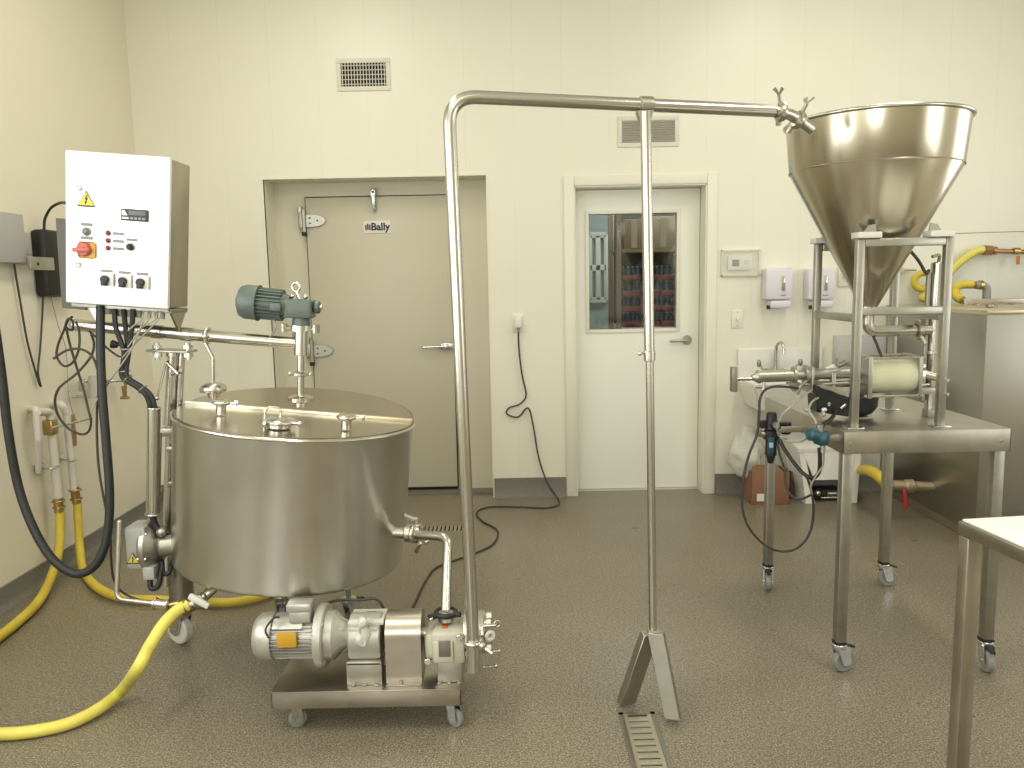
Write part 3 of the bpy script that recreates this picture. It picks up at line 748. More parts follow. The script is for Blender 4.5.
# steam/drain pipe stub with white ball at the bottom left
q0 = at(210, 589, Y=2.62)
MB().tube([q0 + Vector((.03, .03, .03)), q0 + Vector((.01, .01, .0)), q0 + Vector((-.025, -.02, -.03))], .017).build('drain_stub', 'chrome', vat)

# ---- junction box / heater at the lower left
hx0 = at(143, 553, Y=2.86)
t = thing('drive_unit', hx0 + Vector((0, 0, -.1)), 'grey electric drive box with yellow warning triangle at the lower left of the vat', 'motor')
a, b = at(124, 527, Y=2.80), at(146, 563, Y=2.80)
MB().b2((a.x, 2.79, b.z - .022), (b.x + .01, 2.90, a.z), .014).build('terminal_box', 'boxgrey', t)
c = at(146, 550, Y=2.86)
MB().lathe([(.055, 0), (.092, .008), (.100, .018), (.100, .034), (.070, .058), (.045, .075)], (c.x - .005, 2.87, c.z + .018), (1, 0, 0), seg=28).build('gear_housing', 'angle', t)
mb = MB()
for k in range(6):
    a_ = k * PI / 3 + .3; MB().cyl((c.x + .004, 2.87 + .09 * math.cos(a_), c.z + .018 + .09 * math.sin(a_)), (c.x + .036, 2.87 + .09 * math.cos(a_), c.z + .018 + .09 * math.sin(a_)), .009, seg=10).build('housing_bolt', 'zinc', t)
mb.bm.free()
MB().b2((at(143, 560, Y=2.80).x, 2.785, at(143, 579, Y=2.8).z), (at(155, 560, Y=2.8).x, 2.84, at(143, 566, Y=2.8).z), .006).build('cable_entry', 'boxgrey', t)
s = at(163, 549, Y=2.80); MB().cyl((s.x - .03, 2.83, s.z), (s.x + .05, 2.86, s.z), .040, .036, bev=.006).sphere((s.x - .01, 2.82, s.z + .058), .018).build('shaft_coupling', 'brass' if False else 'alu', t)
# warning triangle
def warn_triangle(px, py, Y, size, parent, bolt=True, T_=None):
    p = at(px, py, Y=Y); h = size
    mb = MB(); mb.prism([p + Vector((-h * .58, 0, -h * .42)), p + Vector((h * .58, 0, -h * .42)), p + Vector((0, 0, h * .58))], (0, .0015, 0)); e = mb.build('warning_sign', 'ink', parent)
    p2 = p + Vector((0, -.0012, -.0)); k = .80
    mb = MB(); mb.prism([p2 + Vector((-h * .58 * k, 0, -h * .40 * k)), p2 + Vector((h * .58 * k, 0, -h * .40 * k)), p2 + Vector((0, 0, h * .58 * k))], (0, .001, 0)); mb.build('warning_face', 'signyellow', e)
    z = .8 * h; q = p2 + Vector((0, -.0014, -.02 * h))
    mb = MB(); mb.prism([q + Vector((u * z, 0, v * z)) for u, v in ((.05, .38), (-.12, .05), (-.01, .05), (-.08, -.16), (-.13, -.12), (-.05, -.34), (.06, -.16), (-.01, -.16), (.13, .12), (.02, .12), (.12, .38))], (0, .0006, 0)); mb.build('bolt_symbol', 'ink', e)
warn_triangle(133, 559, 2.787, .042, t)
# cable loops at the box
MB().tube([at(150, 579, Y=2.80), at(151, 588, Y=2.79), at(158, 586, Y=2.79), at(161, 570, Y=2.82), at(160, 556, Y=2.86)], .010).build('cable_loop', 'rubber', t)
MB().tube([at(162, 561, Y=2.83), at(164, 573, Y=2.82), at(169, 573, Y=2.82), at(173, 560, Y=2.86)], .008).build('cable_loop', 'rubber', t)

# ---- vertical conduits on the left of the vat
t = thing('cable_conduit', at(153, 515, Y=2.84), 'upright steel conduit tube beside the vat carrying a fat black cable', 'conduit')
p0, p1 = at(154, 408, Y=2.84), at(152.5, 514, Y=2.84)
MB().lathe([(.019, 0), (.0225, 0), (.0225, (p0 - p1).length), (.019, (p0 - p1).length)], p1, p0 - p1, seg=24).build('conduit_tube', 'tube', t)
mb = MB()
for e in (p0, p1): mb.torus(e, .0245, .003, p0 - p1)
mb.build('end_ring', 'zinc', t)
MB().tube([p1 + Vector((0, 0, .05)), p1 + Vector((.004, 0, -.03)), p1 + Vector((.03, .0, -.075)), p1 + Vector((.05, .03, -.10))], .012).build('lower_cable', 'rubber', t)
ps = at(158, 515, Y=2.85), at(160, 433, Y=2.85)
MB().cyl(ps[0], ps[1], .007).build('thin_conduit', 'darksteel', t)
# stand pipe behind (carries the arm)
pt, pb = at(181, 357, Y=3.0), at(176, 430, Y=3.0)
post = thing('arm_post', at(172, 600, Y=3.02), 'stainless post clamped to the left side of the vat carrying the swing arm', 'post')
MB().cyl(at(166, 585, Y=3.0), at(171, 425, Y=3.0), .019).build('lower_post', 'tube', post)
u0, u1 = at(169, 425, Y=2.99), at(173, 352, Y=2.99)
MB().cyl(u0, u1, .020).cyl(u1 - Vector((0, 0, .015)), u1, .026).build('upper_post', 'tube', post)
MB().cyl(u0 - Vector((-.028, -.01, .02)), u1 + Vector((.030, .01, 0)), .0125).build('support_rod', 'tube', post)
mb = MB(); zc = at(168, 430, Y=3.0)
mb.b2((zc.x - .02, 2.97, zc.z - .02), (zc.x + .035, 3.03, zc.z + .012), .004)
mb.box(at(172, 449, Y=2.96), (.035, .02, .02), .003).box(at(173, 483, Y=2.96), (.035, .02, .012), .003)
mb.build('clamp_block', 'alu', post)
zb = at(176, 354, Y=2.99)
mb = MB(); c = at(172, 350.5, Y=2.97)
mb.box((c.x, 2.97, c.z), (.155, .10, .008), .002, rot=Euler((0, R(3.5), 0)).to_matrix()); mb.build('bracket_plate', 'alu', post)
for px in (157, 188):
    e = at(px, 350, Y=2.955)
    b_ = MB().cyl(e - Vector((0, 0, .024)), e + Vector((0, 0, .028)), .011).cyl(e - Vector((0, 0, .026)), e - Vector((0, 0, .006)), .019, seg=6).cyl(e + Vector((0, 0, .006)), e + Vector((0, 0, .018)), .019, seg=6)
    b_.cyl(e - Vector((0, 0, .036)), e - Vector((0, 0, .024)), .010, seg=12); b_.build('clamp_bolt', 'chrome', post)
# prop handle lever of the post
MB().tube([at(166, 362, Y=2.97), at(161, 383, Y=2.95), at(157, 397, Y=2.94)], .0045, seg=8).cyl(at(166, 362, Y=2.97), at(178, 374, Y=2.96), .006).sphere(at(157, 398, Y=2.94), .009).build('lock_lever', 'chrome', post)
MB().cyl(at(171, 374, Y=2.97), at(181, 371, Y=2.97), .007).box(at(181, 371, Y=2.97), (.015, .01, .022), .003).build('post_knob', 'darksteel', post)

# ---- swing arm with gear motor
a0, a1 = at(75, 325, Y=2.99), at(301, 343.5, Y=2.95)
arm = thing('swing_arm', a0, 'long stainless tube arm sloping over the vat under the control cabinet', 'arm')
ad = (a1 - a0).normalized()
MB().cyl(a0, a1 - ad * .01, .0225, seg=28).sphere(a0, .0222).build('arm_tube', 'tube', arm)
mb = MB()
for px in (157, 187): 
    e = a0 + ad * ((at(px, 333, Y=2.97).x - a0.x) / ad.x); MB().cyl(e - ad * .02, e + ad * .02, .026).build('arm_collar', 'chrome', arm)
e = a0 + ad * ((at(208, 336, Y=2.97).x - a0.x) / ad.x); mb.torus(e, .026, .007, ad); mb.sphere(e + Vector((0, -.03, 0)), .012)
e0 = e
mb.build('arm_collar', 'chrome', arm)
# splash cone on a rod
r0 = at(205, 343, Y=2.93); rr = at(213, 358, Y=2.93); r1 = at(213, 386, Y=2.93)
MB().tube(fillet([r0, r0 + (rr - r0), r1], .02), .007, smooth=False).build('rod', 'tube', arm)
MB().lathe([(.006, .030), (.030, .026), (.046, .014), (.049, .004), (.046, -.006), (.024, -.012), (.018, -.030), (0, -.032)], r1 - Vector((0, 0, .015)), (0, 0, 1), seg=28).build('float_disc', 'chrome', arm)
# head tube, shaft
GT = Matrix.Translation(a1) @ Matrix.Rotation(R(3.5), 4, 'Y') 
def gb(): return MB(GT)
s_ = 2.97 / 790
def dz(py): return (343.5 - py) * s_
gb().cyl((0, 0, dz(355)), (0, 0, dz(329)), .0265, bev=.002, seg=28).cyl((-.018, .012, dz(350)), (-.018, .012, dz(333)), .018).build('head_tube', 'tube', arm)
gb().cyl((0, 0, dz(404)), (0, 0, dz(353)), .0135, seg=20).build('agitator_shaft', 'tube', arm)
def disc(py, r, h, m='chrome'):
    return gb().lathe([(r * .45, -h), (r, -h * .5), (r, h * .3), (r * .9, h * .6), (r * .45, h)], (0, 0, dz(py)), seg=28)
disc(373.5, .036, .011).build('shaft_collar', 'chrome', arm)
c_ = disc(399, .047, .016); c_.cyl((0, 0, dz(399) - .03), (0, 0, dz(399) - .01), .022); c_.build('splash_collar', 'chrome', arm)
for sx in (-1, 1): gb().sphere((sx * .038, -.01, dz(373.5)), .008).build('collar_screw', 'chrome', arm)
# flange with star screws
fl = gb().lathe([(.030, -.010), (.046, -.010), (.046, .010), (.030, .010)], (0, 0, dz(328)), seg=28).build('flange', 'chrome', arm)
for sx, sy in ((-1, -.4), (1, -.4), (-.5, .9), (.9, .5)):
    gb().cyl((sx * .040, sy * .03, dz(328) - .004), (sx * .062, sy * .045, dz(328) - .001), .008).cyl((sx * .058, sy * .042, dz(328) - .016), (sx * .058, sy * .042, dz(328) + .014), .012, seg=8).build('wing_nut', 'alu', fl)
g = thing('gear_motor', GT @ Vector((0, 0, dz(326))), 'dark green electric gear motor lying on top of the swing arm over the vat', 'motor')
gb().cyl((0, 0, dz(326)), (0, 0, dz(312)), .034, .030, seg=28, bev=.003).build('gear_neck', 'motorgreen', g)
gb().b2((-.055, -.042, dz(318)), (.046, .042, dz(300)), .008).cyl((.05, 0, dz(307)), (.070, 0, dz(307)), .024, seg=20, bev=.004).build('gear_box', 'motorgreen', g)
gb().cyl((.070, 0, dz(307)), (.078, 0, dz(307)), .012, seg=8).build('side_cap', 'alu', g)
# motor axis slightly tilted
mo = GT @ Vector((-.045, 0, dz(307))); MX = (at(240, 304, Y=2.93) - at(288, 309, Y=2.93)); MX = Vector((MX.x, 0, MX.z)).normalized()
def along(u): return mo + MX * u
L = 790 / 2.95
MB().cyl(along(-.005), along(.022), .040, .046, seg=28).build('motor_flange', 'motorgreen', g)
mbd = MB().cyl(along(.02), along(.115), .048, seg=32)
Fm = frame_from(MX)
for k in range(24):
    a_ = 2 * PI * k / 24; dr_ = Fm @ Vector((math.cos(a_), math.sin(a_), 0)); tn = Fm @ Vector((-math.sin(a_), math.cos(a_), 0))
    q = [along(.022) + dr_ * .046 - tn * .0017, along(.022) + dr_ * .059 - tn * .0017, along(.022) + dr_ * .059 + tn * .0017, along(.022) + dr_ * .046 + tn * .0017]
    mbd.prism(q, MX * .088)
mbd.build('motor_body', 'motorgreen', g)
MB().lathe([(.030, .19), (.056, .178), (.064, .160), (.064, .112), (.060, .110)], mo, MX, seg=36).build('fan_cowl', 'motorgreen', g)
MB().torus(along(.113), .064, .0035, MX, seg=36).build('cowl_ring', 'motorgreen', g)
mb = MB(); q = along(.035) + Vector((0, -.056, -.005)); mb.box(q, (.04, .012, .03), .004, rot=Euler((0, R(5), 0)).to_matrix()); mb.build('terminal_lid', 'motorgreen', g)
t_ = GT @ Vector((-.005, 0, dz(299)))
mb = MB().torus(t_ + Vector((-.012, 0, .042)), .016, .005, (.3, 1, 0)).cyl(t_, t_ + Vector((-.010, 0, .024)), .009).sphere(t_ + Vector((.024, -.01, .006)), .010).sphere(t_ + Vector((-.025, -.01, .010)), .008)
mb.build('lifting_eye', 'chrome', g)
MB().tube([at(274, 320, Y=2.93), at(276, 327, Y=2.92), at(273, 333, Y=2.93), at(266, 337, Y=2.95), at(240, 334.5, Y=2.955), at(215, 332.5, Y=2.96), at(190, 329.5, Y=2.965)], .0035, seg=8).build('motor_lead', 'grey', g)
# ================================================================== CONTROL CABINET
CYF = 2.83
tl, tr_, br, bl = at(68, 150, Y=CYF), at(173, 157.5, Y=CYF), at(165, 309, Y=CYF), at(62.5, 302, Y=CYF)
cc = (tl + tr_ + br + bl) / 4; ux = ((tr_ - tl) + (br - bl)).normalized(); W = ((tr_ - tl).length + (br - bl).length) / 2; Hh = ((tl - bl).length + (tr_ - br).length) / 2
uz = ((tl - bl) + (tr_ - br)).normalized(); uy = Vector((0, 1, 0)); uz = (uz - ux * uz.dot(ux)).normalized()
KT = Matrix.Translation(cc) @ Matrix((ux, uy, uz)).transposed().to_4x4()
def kb(): return MB(KT)
cab = thing('control_cabinet', KT @ Vector((0, .1, -Hh / 2)), 'stainless electrical control cabinet with warning triangle, lamps and switches above the vat', 'control cabinet')
D = .175
kb().b2((-W / 2 + .004, .022, -Hh / 2 + .004), (W / 2 - .004 + .004, D, Hh / 2 - .004), .004).build('cabinet_body', 'cabside', cab)
dr = kb().b2((-W / 2, 0, -Hh / 2), (W / 2, .020, Hh / 2), .005).build('cabinet_door', 'cabinet', cab)
# rain lip and back plate at left
mb = MB(); mb.prism([at(55.5, 218, Y=2.93), at(86, 220, Y=2.93), at(86, 310, Y=2.93), at(62, 308, Y=2.93)], (0, .012, 0)); mb.build('side_plate', mat('side_plate_grey', (.12, .11, .09), .6), cab)
kb().b2((-W / 2 + .004, .030, -Hh / 2 - .016), (W / 2, D, -Hh / 2 - .001), .002).build('gland_plate', 'darksteel', cab)
mb = kb(); mb.prism([(W / 2 - .002, .02, -Hh / 2), (W / 2 - .002, D, -Hh / 2), (W / 2 - .002, .5 * D + .02, -Hh / 2 - .088)], (-.008, 0, 0)); mb.build('bracket', 'cabside', cab)
mb = kb(); mb.prism([(-W / 2 + .03, .08, -Hh / 2), (-W / 2 + .10, .08, -Hh / 2), (-W / 2 + .065, .08, -Hh / 2 - .065)], (0, .008, 0)); mb.build('bracket', 'alu', cab)
def k2(px, py):    # pixel on the door face -> local x, z
    p = KT.inverted() @ at(px, py, Y=CYF); return p.x, p.z
Y0 = 0.0
def on_door(name, mb, m, par=None): return mb.build(name, m, par or dr)
for px, py in ((79.5, 188), (78.5, 265)):
    x, z = k2(px, py); on_door('door_lock', kb().cyl((x, -.004, z), (x, .002, z), .0105, bev=.001), 'alu'); on_door('lock_insert', kb().torus((x, -.004, z), .007, .0016, (0, 1, 0), seg=16, sub=6), 'greyink')
# triangle
x, z = k2(86.5, 199.5); h = .058
mb = kb(); mb.prism([(x - h * .58, -.0015, z - h * .45), (x + h * .58, -.0015, z - h * .45), (x, -.0015, z + h * .55)], (0, .0018, 0)); e = on_door('warning_sign', mb, mat('sign_edge', (.10, .09, .05), .5))
k = .80; mb = kb(); mb.prism([(x - h * .58 * k, -.0024, z - h * .42 * k), (x + h * .58 * k, -.0024, z - h * .42 * k), (x, -.0024, z + h * .54 * k)], (0, .001, 0)); on_door('warning_face', mb, mat('sign_yellow_light', (.66, .58, .12), .6, spec=.2))
mb = kb(); zz = h * .85; mb.prism([(x + u * zz, -.0032, z - .03 * h + v * zz) for u, v in ((.05, .34), (-.12, .05), (-.01, .05), (-.06, -.14), (-.12, -.10), (-.05, -.32), (.06, -.16), (.0, -.16), (.13, .12), (.02, .12), (.12, .34))], (0, .0008, 0)); on_door('bolt_symbol', mb, 'ink')
# controller display
a, b = k2(121.5, 209), k2(148.8, 224)
x0, x1, z1, z0 = a[0], b[0], a[1] + .002, b[1] + .006
dsp = on_door('controller', kb().b2((x0, -.010, z0), (x1, .002, z1), .003), mat('controller_grey', (.07, .08, .09), .6, spec=.2))
lcd = on_door('display_window', kb().b2((x0 + .030, -.0115, z0 + .020), (x1 - .008, -.0095, z1 - .006), .001), mat('lcd_grey', (.17, .18, .19), .6, spec=.2))
mb = kb(); mb.prism([(x0 + .006, -.0112, z0 + .018), (x0 + .006, -.0112, z1 - .005), (x0 + .016, -.0112, z1 - .006), (x0 + .026, -.0112, z0 + .018)], (0, .001, 0)); on_door('display_logo', mb, 'white')
for i in range(4): on_door('key_button', kb().b2((x0 + .036 + i * .014, -.012, z0 + .005), (x0 + .046 + i * .014, -.0095, z0 + .013), .001), 'greyink')
on_door('display_text_strip', kb().b2((x0 + .006, -.0112, z0 + .006), (x0 + .030, -.0095, z0 + .012)), 'paper')
def plate_(px, py, w, hh=.0115):
    x, z = k2(px, py)
    p = on_door('label_plate', kb().b2((x - w / 2, -.0012, z - hh / 2), (x + w / 2, .001, z + hh / 2)), mat('engraved', (.26, .26, .26), .6, spec=.2) if 'engraved' not in bpy.data.materials else bpy.data.materials['engraved'])
# power lamp, main switch
plate_(86.7, 224.5, .042); plate_(86.7, 238, .044)
x, z = k2(86.7, 231.5); on_door('lamp_bezel', kb().cyl((x, -.006, z), (x, .001, z), .0155, bev=.002), 'midgrey'); on_door('power_lamp', kb().sphere((x, -.006, z), .0115, (1, .6, 1)), 'green')
x, z = k2(86, 249.5)
ms = on_door('switch_plate', kb().b2((x - .024, -.004, z - .032), (x + .036, .001, z + .028), .010), 'amber')
on_door('main_switch', kb().cyl((x - .002, -.022, z), (x - .002, -.003, z), .025, .026, seg=8, bev=.003).box((x - .002, -.028, z - .002), (.060, .014, .015), .004, rot=Euler((0, R(-4), 0)).to_matrix()), mat('switch_red', (.50, .12, .08), .45))
# three red lamps
for py in (233, 240.5, 248):
    x, z = k2(108, py); on_door('lamp_bezel', kb().cyl((x, -.006, z), (x, .001, z), .0108, bev=.0015), 'alu'); on_door('status_lamp', kb().sphere((x + .002, -.006, z), .0082, (1, .6, 1)), 'darkred'); plate_(118.5, py + .8, .040, .011)
plate_(132, 239.8, .040, .010)
x, z = k2(130.5, 247); on_door('selector_base', kb().cyl((x, -.006, z), (x, .001, z), .0155, bev=.002), 'alu'); on_door('selector_knob', kb().cyl((x + .004, -.020, z), (x + .004, -.005, z), .0115, seg=20, bev=.002).box((x + .006, -.021, z), (.007, .01, .022), .002), 'black')
for px, py in ((106.5, 279.5), (124.3, 281.2), (142, 282.5)):
    plate_(px + .5, py - 8.5, .042, .010)
    x, z = k2(px, py)
    on_door('switch_frame', kb().b2((x - .020, -.003, z - .024), (x + .030, .001, z + .022), .002), 'white')
    on_door('frame_shadow_bar', kb().b2((x + .0255, -.006, z - .023), (x + .030, -.002, z + .023)), 'greyink')
    on_door('rotary_knob', kb().cyl((x - .002, -.018, z), (x - .002, -.002, z), .0145, seg=20, bev=.002).b2((x - .012, -.022, z - .022), (x + .008, -.004, z - .004), .003), 'black')
# glands
for i, (px, rg) in enumerate(((100, .0205), (114, .012), (123, .012), (132.5, .012), (143, .007), (150, .007), (157, .007))):
    x, z = k2(px, 305); kb().cyl((x, .05, -Hh / 2 - .04 if i else -Hh / 2 - .035), (x, .05, -Hh / 2 - .015), rg, seg=14, bev=.002).build('cable_gland', 'grey', cab)

# ---- cables below the cabinet
YC = 2.86
fat = MB().tube([at(100.5, 306, Y=YC), at(100.5, 345, Y=YC - .03), at(102, 390, Y=YC - .06), at(106, 440, Y=YC - .08), at(109.5, 490, Y=YC - .10), at(108, 530, Y=YC - .12), at(100, 558, Y=YC - .14), at(86, 572, Y=YC - .15), at(70, 572, Y=YC - .15), at(50, 556, Y=YC - .14), at(32, 525, Y=YC - .12), at(18, 485, Y=YC - .1), at(8, 430, Y=YC - .1), at(1, 370, Y=YC - .1), at(-10, 300, Y=YC - .1), at(-30, 220, Y=YC - .1)], .0155, seg=12)
fat.build('supply_hose', 'rubber', None, 'thick black supply hose looping down from the control cabinet and up the left wall', 'hose')
t = thing('cable_bundle', at(122, 345, Y=YC), 'bundle of black cables tied together running from the cabinet into the conduit tube', 'cable')
for i, px in enumerate((114.5, 123.5, 133)):
    ox = (-.008, 0, .008)[i]
    o = Vector((ox, (-.006, .008, -.004)[i], 0))
    MB().tube([at(px, 309, Y=YC)] + [at(a, b, Y=y) + o for a, b, y in ((px * .6 + 126 * .4, 328, YC), (127, 352, YC - .01), (124.5, 373, YC - .02), (129, 380, YC - .02), (140, 387, YC - .02), (149.5, 396, YC - .02), (153.5, 410, YC - .02), (153.5, 425, YC - .02))], .0095, seg=8).build('cable', 'rubber', t)
mb = MB()
for px, py, dx, dy in ((126, 349, 0, 1), (124.3, 371, 0, 1), (127.5, 379, 1, .8), (142.5, 389, 1, 1)):
    mb.torus(at(px, py, Y=YC - .015), .0185, .0028, Vector((dx, 0, -dy)), seg=18, sub=6)
mb.build('cable_ties', 'clear', t)
# thin wires going from the glands back to the arm
for i, (px, ex, ey) in enumerate(((144, 128, 331), (151, 128, 347), (158, 134, 333), (161, 122, 358))):
    MB().tube([at(px, 311, Y=YC), at(px - 3, 320, Y=YC - .02), at((px + ex) / 2 - 2, (320 + ey) / 2, Y=YC - .03), at(ex, ey, Y=YC - .03)], .0026, seg=6).build('thin_wire', 'greycord', t)
MB().tube([at(143, 322, Y=YC - .04), at(131, 350, Y=YC - .04), at(112, 378, Y=YC - .03), at(98, 398, Y=YC), at(91, 412, Y=YC)], .003, seg=6).build('thin_wire', 'greycord', t)
# coiled loose cable
cp = [(72, 317), (68, 320), (66, 327), (72, 330), (73, 322), (68, 319), (64, 330), (58, 345), (57, 357), (64, 366), (73, 362), (79, 348), (79, 331), (76, 322)]
t = thing('loose_cable', at(70, 322, Y=2.9), 'thin black cable hanging in loose loops at the left end of the swing arm', 'cable')
MB().tube([at(a, b, Y=2.90 + .02 * math.sin(i)) for i, (a, b) in enumerate(cp)], .0045, seg=8).build('cable_coil', 'cord', t)
MB().tube([at(a, b, Y=2.87 + .015 * math.sin(i)) for i, (a, b) in enumerate(((53, 359), (60, 354), (68, 350), (80, 349), (91, 355), (97, 368), (99, 385), (97, 410), (97, 440), (99, 470), (104, 500), (110, 530), (111, 560), (114, 580), (122, 592), (140, 600), (160, 602)))], .0045, seg=8).build('cable_run', 'cord', t)
MB().tube([at(a, b, Y=2.92 + .015 * math.sin(i)) for i, (a, b) in enumerate(((66, 327), (70, 345), (76, 365), (83, 388), (88, 408), (91, 422), (88, 432), (80, 434), (68, 428), (58, 415), (55, 400), (60, 387), (76, 374), (90, 358), (94, 345), (91, 333)))], .0045, seg=8).build('cable_coil', 'cord', t)
MB().tube([at(a, b, Y=2.93) for a, b in ((89, 331), (97, 338), (107, 348), (118, 356), (124, 357))], .004, seg=8).build('cable_link', 'cord', t)
MB().cyl(at(112, 344, Y=2.93), at(117, 345, Y=2.93), .016, .012).cyl(at(117, 345, Y=2.93), at(121, 344.5, Y=2.93), .006).build('cable_plug', 'black', t)

# ---- wall fittings on the left wall
XW = XL
def lw(px, py, off=0.0): return at(px, py, X=XW + off)
def wall_box(px0, px1, py0, py1, dep, m, name, lab, cat):
    a, b = lw(px0, (py0 + py1) / 2), lw(px1, (py0 + py1) / 2)
    z1, z0 = lw((px0 + px1) / 2, py0).z, lw((px0 + px1) / 2, py1).z
    return (min(a.y, b.y), max(a.y, b.y), z0, z1)
y0, y1, z0, z1 = wall_box(-18, 13, 213, 263, .05, None, '', '', '')
t = thing('wall_disconnect', (XW, (y0 + y1) / 2, z0), 'grey electrical box at the left edge of the left wall', 'electrical box')
MB().b2((XW, y0, z0), (XW + .06, y1, z1), .006).build('box_body', 'boxgrey', t)
a, b = lw(13, 245), lw(25, 245)
MB().b2((XW, a.y - .01, lw(20, 255).z), (XW + .035, b.y, lw(20, 233).z), .006).build('side_box', 'boxgrey', t)
y0, y1, z0, z1 = wall_box(32, 60, 231, 297, .05, None, '', '', '')
t = thing('wall_junction_box', (XW, (y0 + y1) / 2, z0), 'black box on the left wall behind the control cabinet', 'electrical box')
MB().b2((XW, y0, z0), (XW + .075, y1, z1), .02).build('box_body', 'black', t)
a, b = at(30, 264, X=XW + .078), at(54, 264, X=XW + .078)
MB().b2((XW + .074, a.y, at(40, 270, X=XW + .078).z), (XW + .080, b.y, at(40, 257, X=XW + .078).z), .002).build('latch_plate', 'brass' if False else 'alu', t)
c = at(38, 264, X=XW + .08); MB().cyl((XW + .079, c.y, c.z), (XW + .083, c.y, c.z), .008).build('latch_hole', 'black', t)
MB().tube([at(44, 231, X=XW + .04), at(45, 219, X=XW + .05), at(51, 208, X=XW + .09), at(60, 203, X=XW + .16), at(66, 203, X=XW + .25)], .007, seg=8).build('top_cable', 'rubber', t)
mb = MB().tube([at(a, b, X=XW + .02) for a, b in ((14, 264), (20, 300), (27, 340), (35, 370), (40, 386))], .005, seg=8); mb.build('hanging_cable', 'cord', None, 'thin dark cord hanging on the left wall from the grey electrical box', 'cord')
mb = MB().tube([at(a, b, X=XW + .02) for a, b in ((43, 297), (42, 320), (40, 350), (38, 372), (41, 387))], .005, seg=8); mb.build('hanging_cable', 'cord', None, 'thin dark cord hanging on the left wall from the black box', 'cord')
mb = MB().tube([at(a, b, X=XW + .02) for a, b in ((51, 297), (58, 325), (66, 350), (68, 390), (72, 410), (78, 424))], .0022, seg=6); mb.build('hanging_cable', 'greycord', None, 'very thin grey cord on the left wall between black box and white pipes', 'cord')

# ---- white water pipes, valves and yellow hoses on the left wall
def wp(px, py, off=.06): return at(px, py, X=XW + off)
t = thing('water_pipe', wp(58, 497), 'left of the two white wall pipes, with a square brass valve', 'pipe')
MB().tube(fillet([wp(30, 409, 0), wp(36, 409, .07), wp(38, 440, .07), wp(39, 472, .03)], .02), .016, smooth=False).build('riser', 'pvc', t)
MB().tube(fillet([wp(37, 412, .075), wp(50, 412, .075), wp(58, 498, .075)], .03), .021, smooth=False).build('pipe_body', 'pvc', t)
MB().box(wp(50.5, 427, .075), (.05, .06, .075), .006).build('valve_body', 'brass', t)
MB().cyl(wp(52, 428, .10), wp(92, 418, .16), .006).build('valve_stem', 'zinc', t)
mb = MB().box(wp(39, 468, .01), (.015, .06, .045), .003).tube([wp(40, 468, .02), wp(50, 469, .10), wp(58, 466, .11)], .006); mb.build('pipe_clip', 'zinc', t)
mb = MB().torus(wp(58.5, 501, .075), .027, .005).torus(wp(59, 507, .075), .027, .004).cyl(wp(58, 498, .075), wp(59, 512, .075), .022); mb.build('hose_clamp', 'brass', t)
t = thing('water_pipe', wp(74, 487), 'right of the two white wall pipes, with a round brown brass valve', 'pipe')
MB().tube(fillet([wp(53, 404, 0), wp(62, 404, .08), wp(67, 415, .085), wp(74, 490, .085)], .02), .019, smooth=False).build('pipe_body', 'pvc', t)
MB().cyl(wp(69, 415, .085), wp(70, 430, .085), .026).build('valve_collar', 'brass', t)
MB().cyl(wp(70, 429, .085), wp(71.5, 446, .085), .028, .026, bev=.004).build('valve_body', mat('brown_brass', (.40, .22, .12), .45, .6), t)
mb = MB().box(wp(59, 459, .01), (.015, .05, .04), .003).tube([wp(60, 459, .02), wp(70, 461, .12), wp(76, 460, .12)], .006); mb.build('pipe_clip', 'zinc', t)
mb = MB().torus(wp(75, 490, .085), .027, .005).torus(wp(76, 499, .085), .027, .004).cyl(wp(74.5, 487, .085), wp(76.5, 503, .085), .022); mb.build('hose_clamp', 'brass', t)
t = thing('wall_regulator', wp(88, 400, .05), 'small clear and chrome filter on the left wall above the white pipes', 'regulator')
MB().cyl(wp(94, 398, .06), wp(94, 376, .06), .030, bev=.004).build('filter_bowl', 'clear', t)
MB().cyl(wp(73, 397, .05), wp(88, 396, .06), .008).box(wp(82, 386, .06), (.03, .03, .06), .005).sphere(wp(86, 381, .06), .012).build('fitting', 'chrome', t)
t = thing('wall_spigot', wp(120, 384, .02), 'small brass tap on the left wall behind the bundled cables', 'tap')
a, b = at(108, 381, Y=3.6), at(124, 381, Y=3.6)
q = at(124, 386, X=XW + .08)
MB().tube([at(107, 381, X=XW + .0), at(112, 381, X=XW + .04), at(124, 381, X=XW + .08), at(126, 386, X=XW + .08)], .009).build('spigot_pipe', 'zinc', t)
MB().cyl(q, q - Vector((0, 0, .06)), .016, .012).box(q - Vector((0, 0, .07)), (.055, .016, .018), .004).build('tap_head', 'brass', t)

hs = MB().tube([wp(59.5, 507, .075), wp(60, 530, .08), wp(58, 555, .09), wp(50, 580, .10), at(38, 602, Z=.03), at(20, 620, Z=.025), at(-5, 640, Z=.025), at(-50, 672, Z=.025)], .0215, seg=14)
hs.build('water_hose', 'yellow', None, 'yellow hose from the left white wall pipe down to the lower left floor edge', 'hose')
hs = MB().tube([wp(77, 497, .085), wp(78, 520, .09), wp(80, 550, .11), wp(84, 572, .18), at(100, 589, Z=.03), at(125, 598, Z=.025), at(160, 600, Z=.025), at(200, 602, Z=.025), at(235, 602, Z=.025), at(268, 594, Z=.025), at(300, 578, Z=.025)], .0205, seg=14)
hs.build('water_hose', 'yellow', None, 'yellow hose from the right white wall pipe running along the floor under the vat', 'hose')

